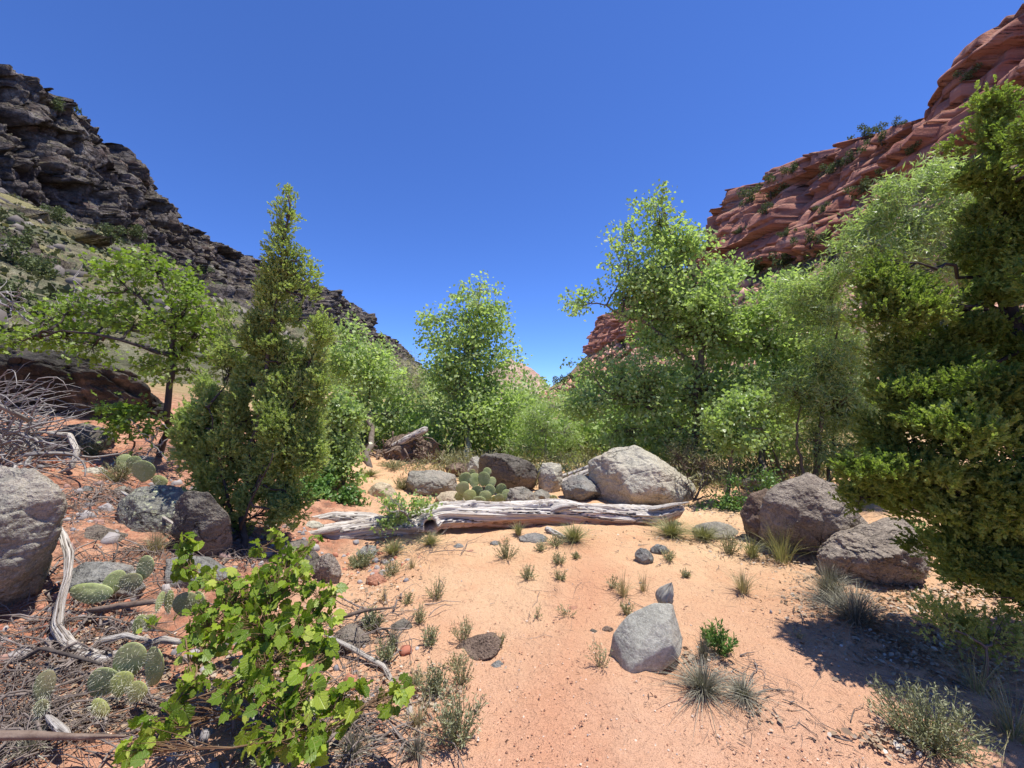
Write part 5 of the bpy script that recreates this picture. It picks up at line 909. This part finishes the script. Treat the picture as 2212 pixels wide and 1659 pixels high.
inst(mb, *DL, C, rg.normal(0, 1, (n, 3)) * (1, 1, .25), rg.normal(0, .55, (n, 3)) + (0, 0, 1), rg.uniform(.012, .05, n) * rg.uniform(.5, 1, n), np.clip(rg.beta(1.2, 1.6, n), 0, 1))
tag(mb.build('leaf_litter', M['litter']), 'scattered dry whitish and brown fallen leaves on the ground', 'leaf litter', kind='stuff')
mb = MB(); C = []
for (x, y, rx, ry, n) in [(120, 1450, 200, 120, 420), (250, 1250, 200, 120, 420), (220, 1090, 170, 80, 480), (480, 1180, 130, 60, 350), (330, 980, 120, 40, 250), (60, 1590, 180, 60, 320), (500, 1560, 260, 90, 200), (780, 1400, 110, 110, 200), (720, 1600, 160, 60, 200), (1600, 1140, 120, 30, 110), (1850, 1350, 150, 80, 200), (1600, 1480, 100, 80, 120), (1500, 1200, 180, 30, 60), (1250, 1300, 220, 80, 60), (1750, 1550, 200, 90, 70), (900, 1200, 120, 30, 70), (2050, 1500, 150, 100, 150)]:
    for c in patch(x, y, rx, ry, n, rg): C.append(c)
for c in C:
    L = rg.uniform(.03, .30) * (1 if rg.random() < .75 else 2.2) * (.4 if c[0] > -.4 else 1); a = rg.uniform(0, 6.28); e = c + np.array([math.cos(a), math.sin(a), 0]) * L; lift = rg.uniform(0, .06) * (c[0] < -.4)
    p = wander(c, e, 5, .14, rg); p[:, 2] = ground_h(p[:, 0], p[:, 1]) + .012 + lift * np.sin(np.linspace(0, 3.14, 5)) + rg.uniform(0, lift + .004); r0 = rg.choice([.0015, .0025, .0045, .009], p=[.40, .34, .19, .07]) * (.6 if c[0] > -.4 else 1); tube(mb, p, np.linspace(r0, r0 * .4, 5), 4, rg.random(), cap=False)
tag(mb.build('fallen_twigs', barkmat('dead_twig', (0.10, 0.075, 0.06), (0.36, 0.30, 0.26))), 'dry fallen twigs and sticks strewn over the soil', 'twigs', kind='stuff')
# crumbs and pebbles on the sand
mb = MB(); n = 26000; y = .9 + 5 * rg.random(n)**1.6; x = rg.uniform(-1.3, 1.5, n) * y; ok = rg.random(n) < np.clip(1.4 - y / 5, .2, 1); x, y = x[ok], y[ok]; n = len(x)
C = np.stack([x, y, ground_h(x, y) + .006], -1); m = fbm(C * 1.3, 3, 9) > -.25 ; C = C[m]; n = len(C)
BX = ([(-.5, -.4, 0), (.5, -.5, 0), (.45, .5, 0), (-.4, .45, 0), (0, 0, .55)], [(0, 1, 4), (1, 2, 4), (2, 3, 4), (3, 0, 4)])
N_ = np.tile((0, 0, 1.0), (n, 1)); inst(mb, *BX, C, rg.normal(0, 1, (n, 3)) * (1, 1, 0.01), N_ + rg.normal(0, .1, (n, 3)), np.clip(rg.lognormal(-5.4, .45, n), .002, .02), rng=rg)
k = NM('crumb'); col = k.ramp(k.attr('rnd'), [(0, (0.16, 0.085, 0.06)), (.45, (0.42, 0.20, 0.12)), (.75, (0.60, 0.36, 0.23)), (.9, (0.62, 0.5, 0.4)), (1, (0.25, 0.24, 0.25))])
tag(mb.build('sand_crumbs', k.done(col, .9, .1)), 'dark crumbs, seeds and grit sprinkled over the orange sand', 'grit', kind='stuff')
mb = MB(); n = 15000; y = .9 + 4.6 * rg.random(n)**1.4; x = rg.uniform(-1.25, 1.45, n) * y; cl = fbm(st(x, y, 0 * x) * 1.6, 3, 55); pt = np.abs(x - (.3 * y - .42)); ok = (rg.random(n) < np.clip(.35 + 1.6 * cl, .04, 1) * (.25 + .75 * sstep(.15, .5, pt))); x, y = x[ok], y[ok]; n = len(x)
C = np.stack([x, y, ground_h(x, y) + .009], -1); NT = ([(-.05, -.5, 0), (.05, -.5, 0), (.09, .05, .06), (.02, .5, 0), (-.06, .1, .06)], [(0, 1, 2, 3, 4)])
inst(mb, *NT, C, rg.normal(0, 1, (n, 3)) * (1, 1, .12), np.tile((0, 0, 1.0), (n, 1)) + rg.normal(0, .3, (n, 3)), np.clip(rg.lognormal(-4.2, .5, n), .006, .045), rng=rg)
tag(mb.build('needle_debris', barkmat('dry_needles', (0.12, 0.07, 0.05), (0.34, 0.22, 0.15))), 'fine dry needles and stalks scattered over the orange sand', 'plant debris', kind='stuff')
mb = MB(); D, F = ico(2); C = np.concatenate([patch(220, 1100, 200, 90, 420, rg), patch(560, 1190, 130, 60, 220, rg), patch(200, 1000, 150, 40, 160, rg), patch(150, 1330, 160, 120, 160, rg), patch(780, 1230, 100, 60, 130, rg), patch(600, 1500, 300, 120, 160, rg), patch(1400, 1400, 500, 200, 40, rg), patch(1800, 1150, 300, 80, 60, rg)])
for c in C:
    s_ = np.clip(rg.lognormal(-4.2, .6), .005, .06) * (1 if c[0] < -.5 else .35); mb.add(D * rg.uniform(.6, 1.2, 3) * s_ * (1 + .2 * rg.normal(0, 1, (len(D), 1))) + c, F, rg.random())
k = NM('pebble'); col = k.ramp(k.attr('rnd'), [(0, (0.38, 0.14, 0.09)), (.35, (0.5, 0.24, 0.15)), (.5, (0.22, 0.21, 0.22)), (1, (0.42, 0.38, 0.35))])
tag(mb.build('pebbles', k.done(col, .9, .1)), 'loose red and grey pebbles on the slope and sand', 'pebbles', kind='stuff')
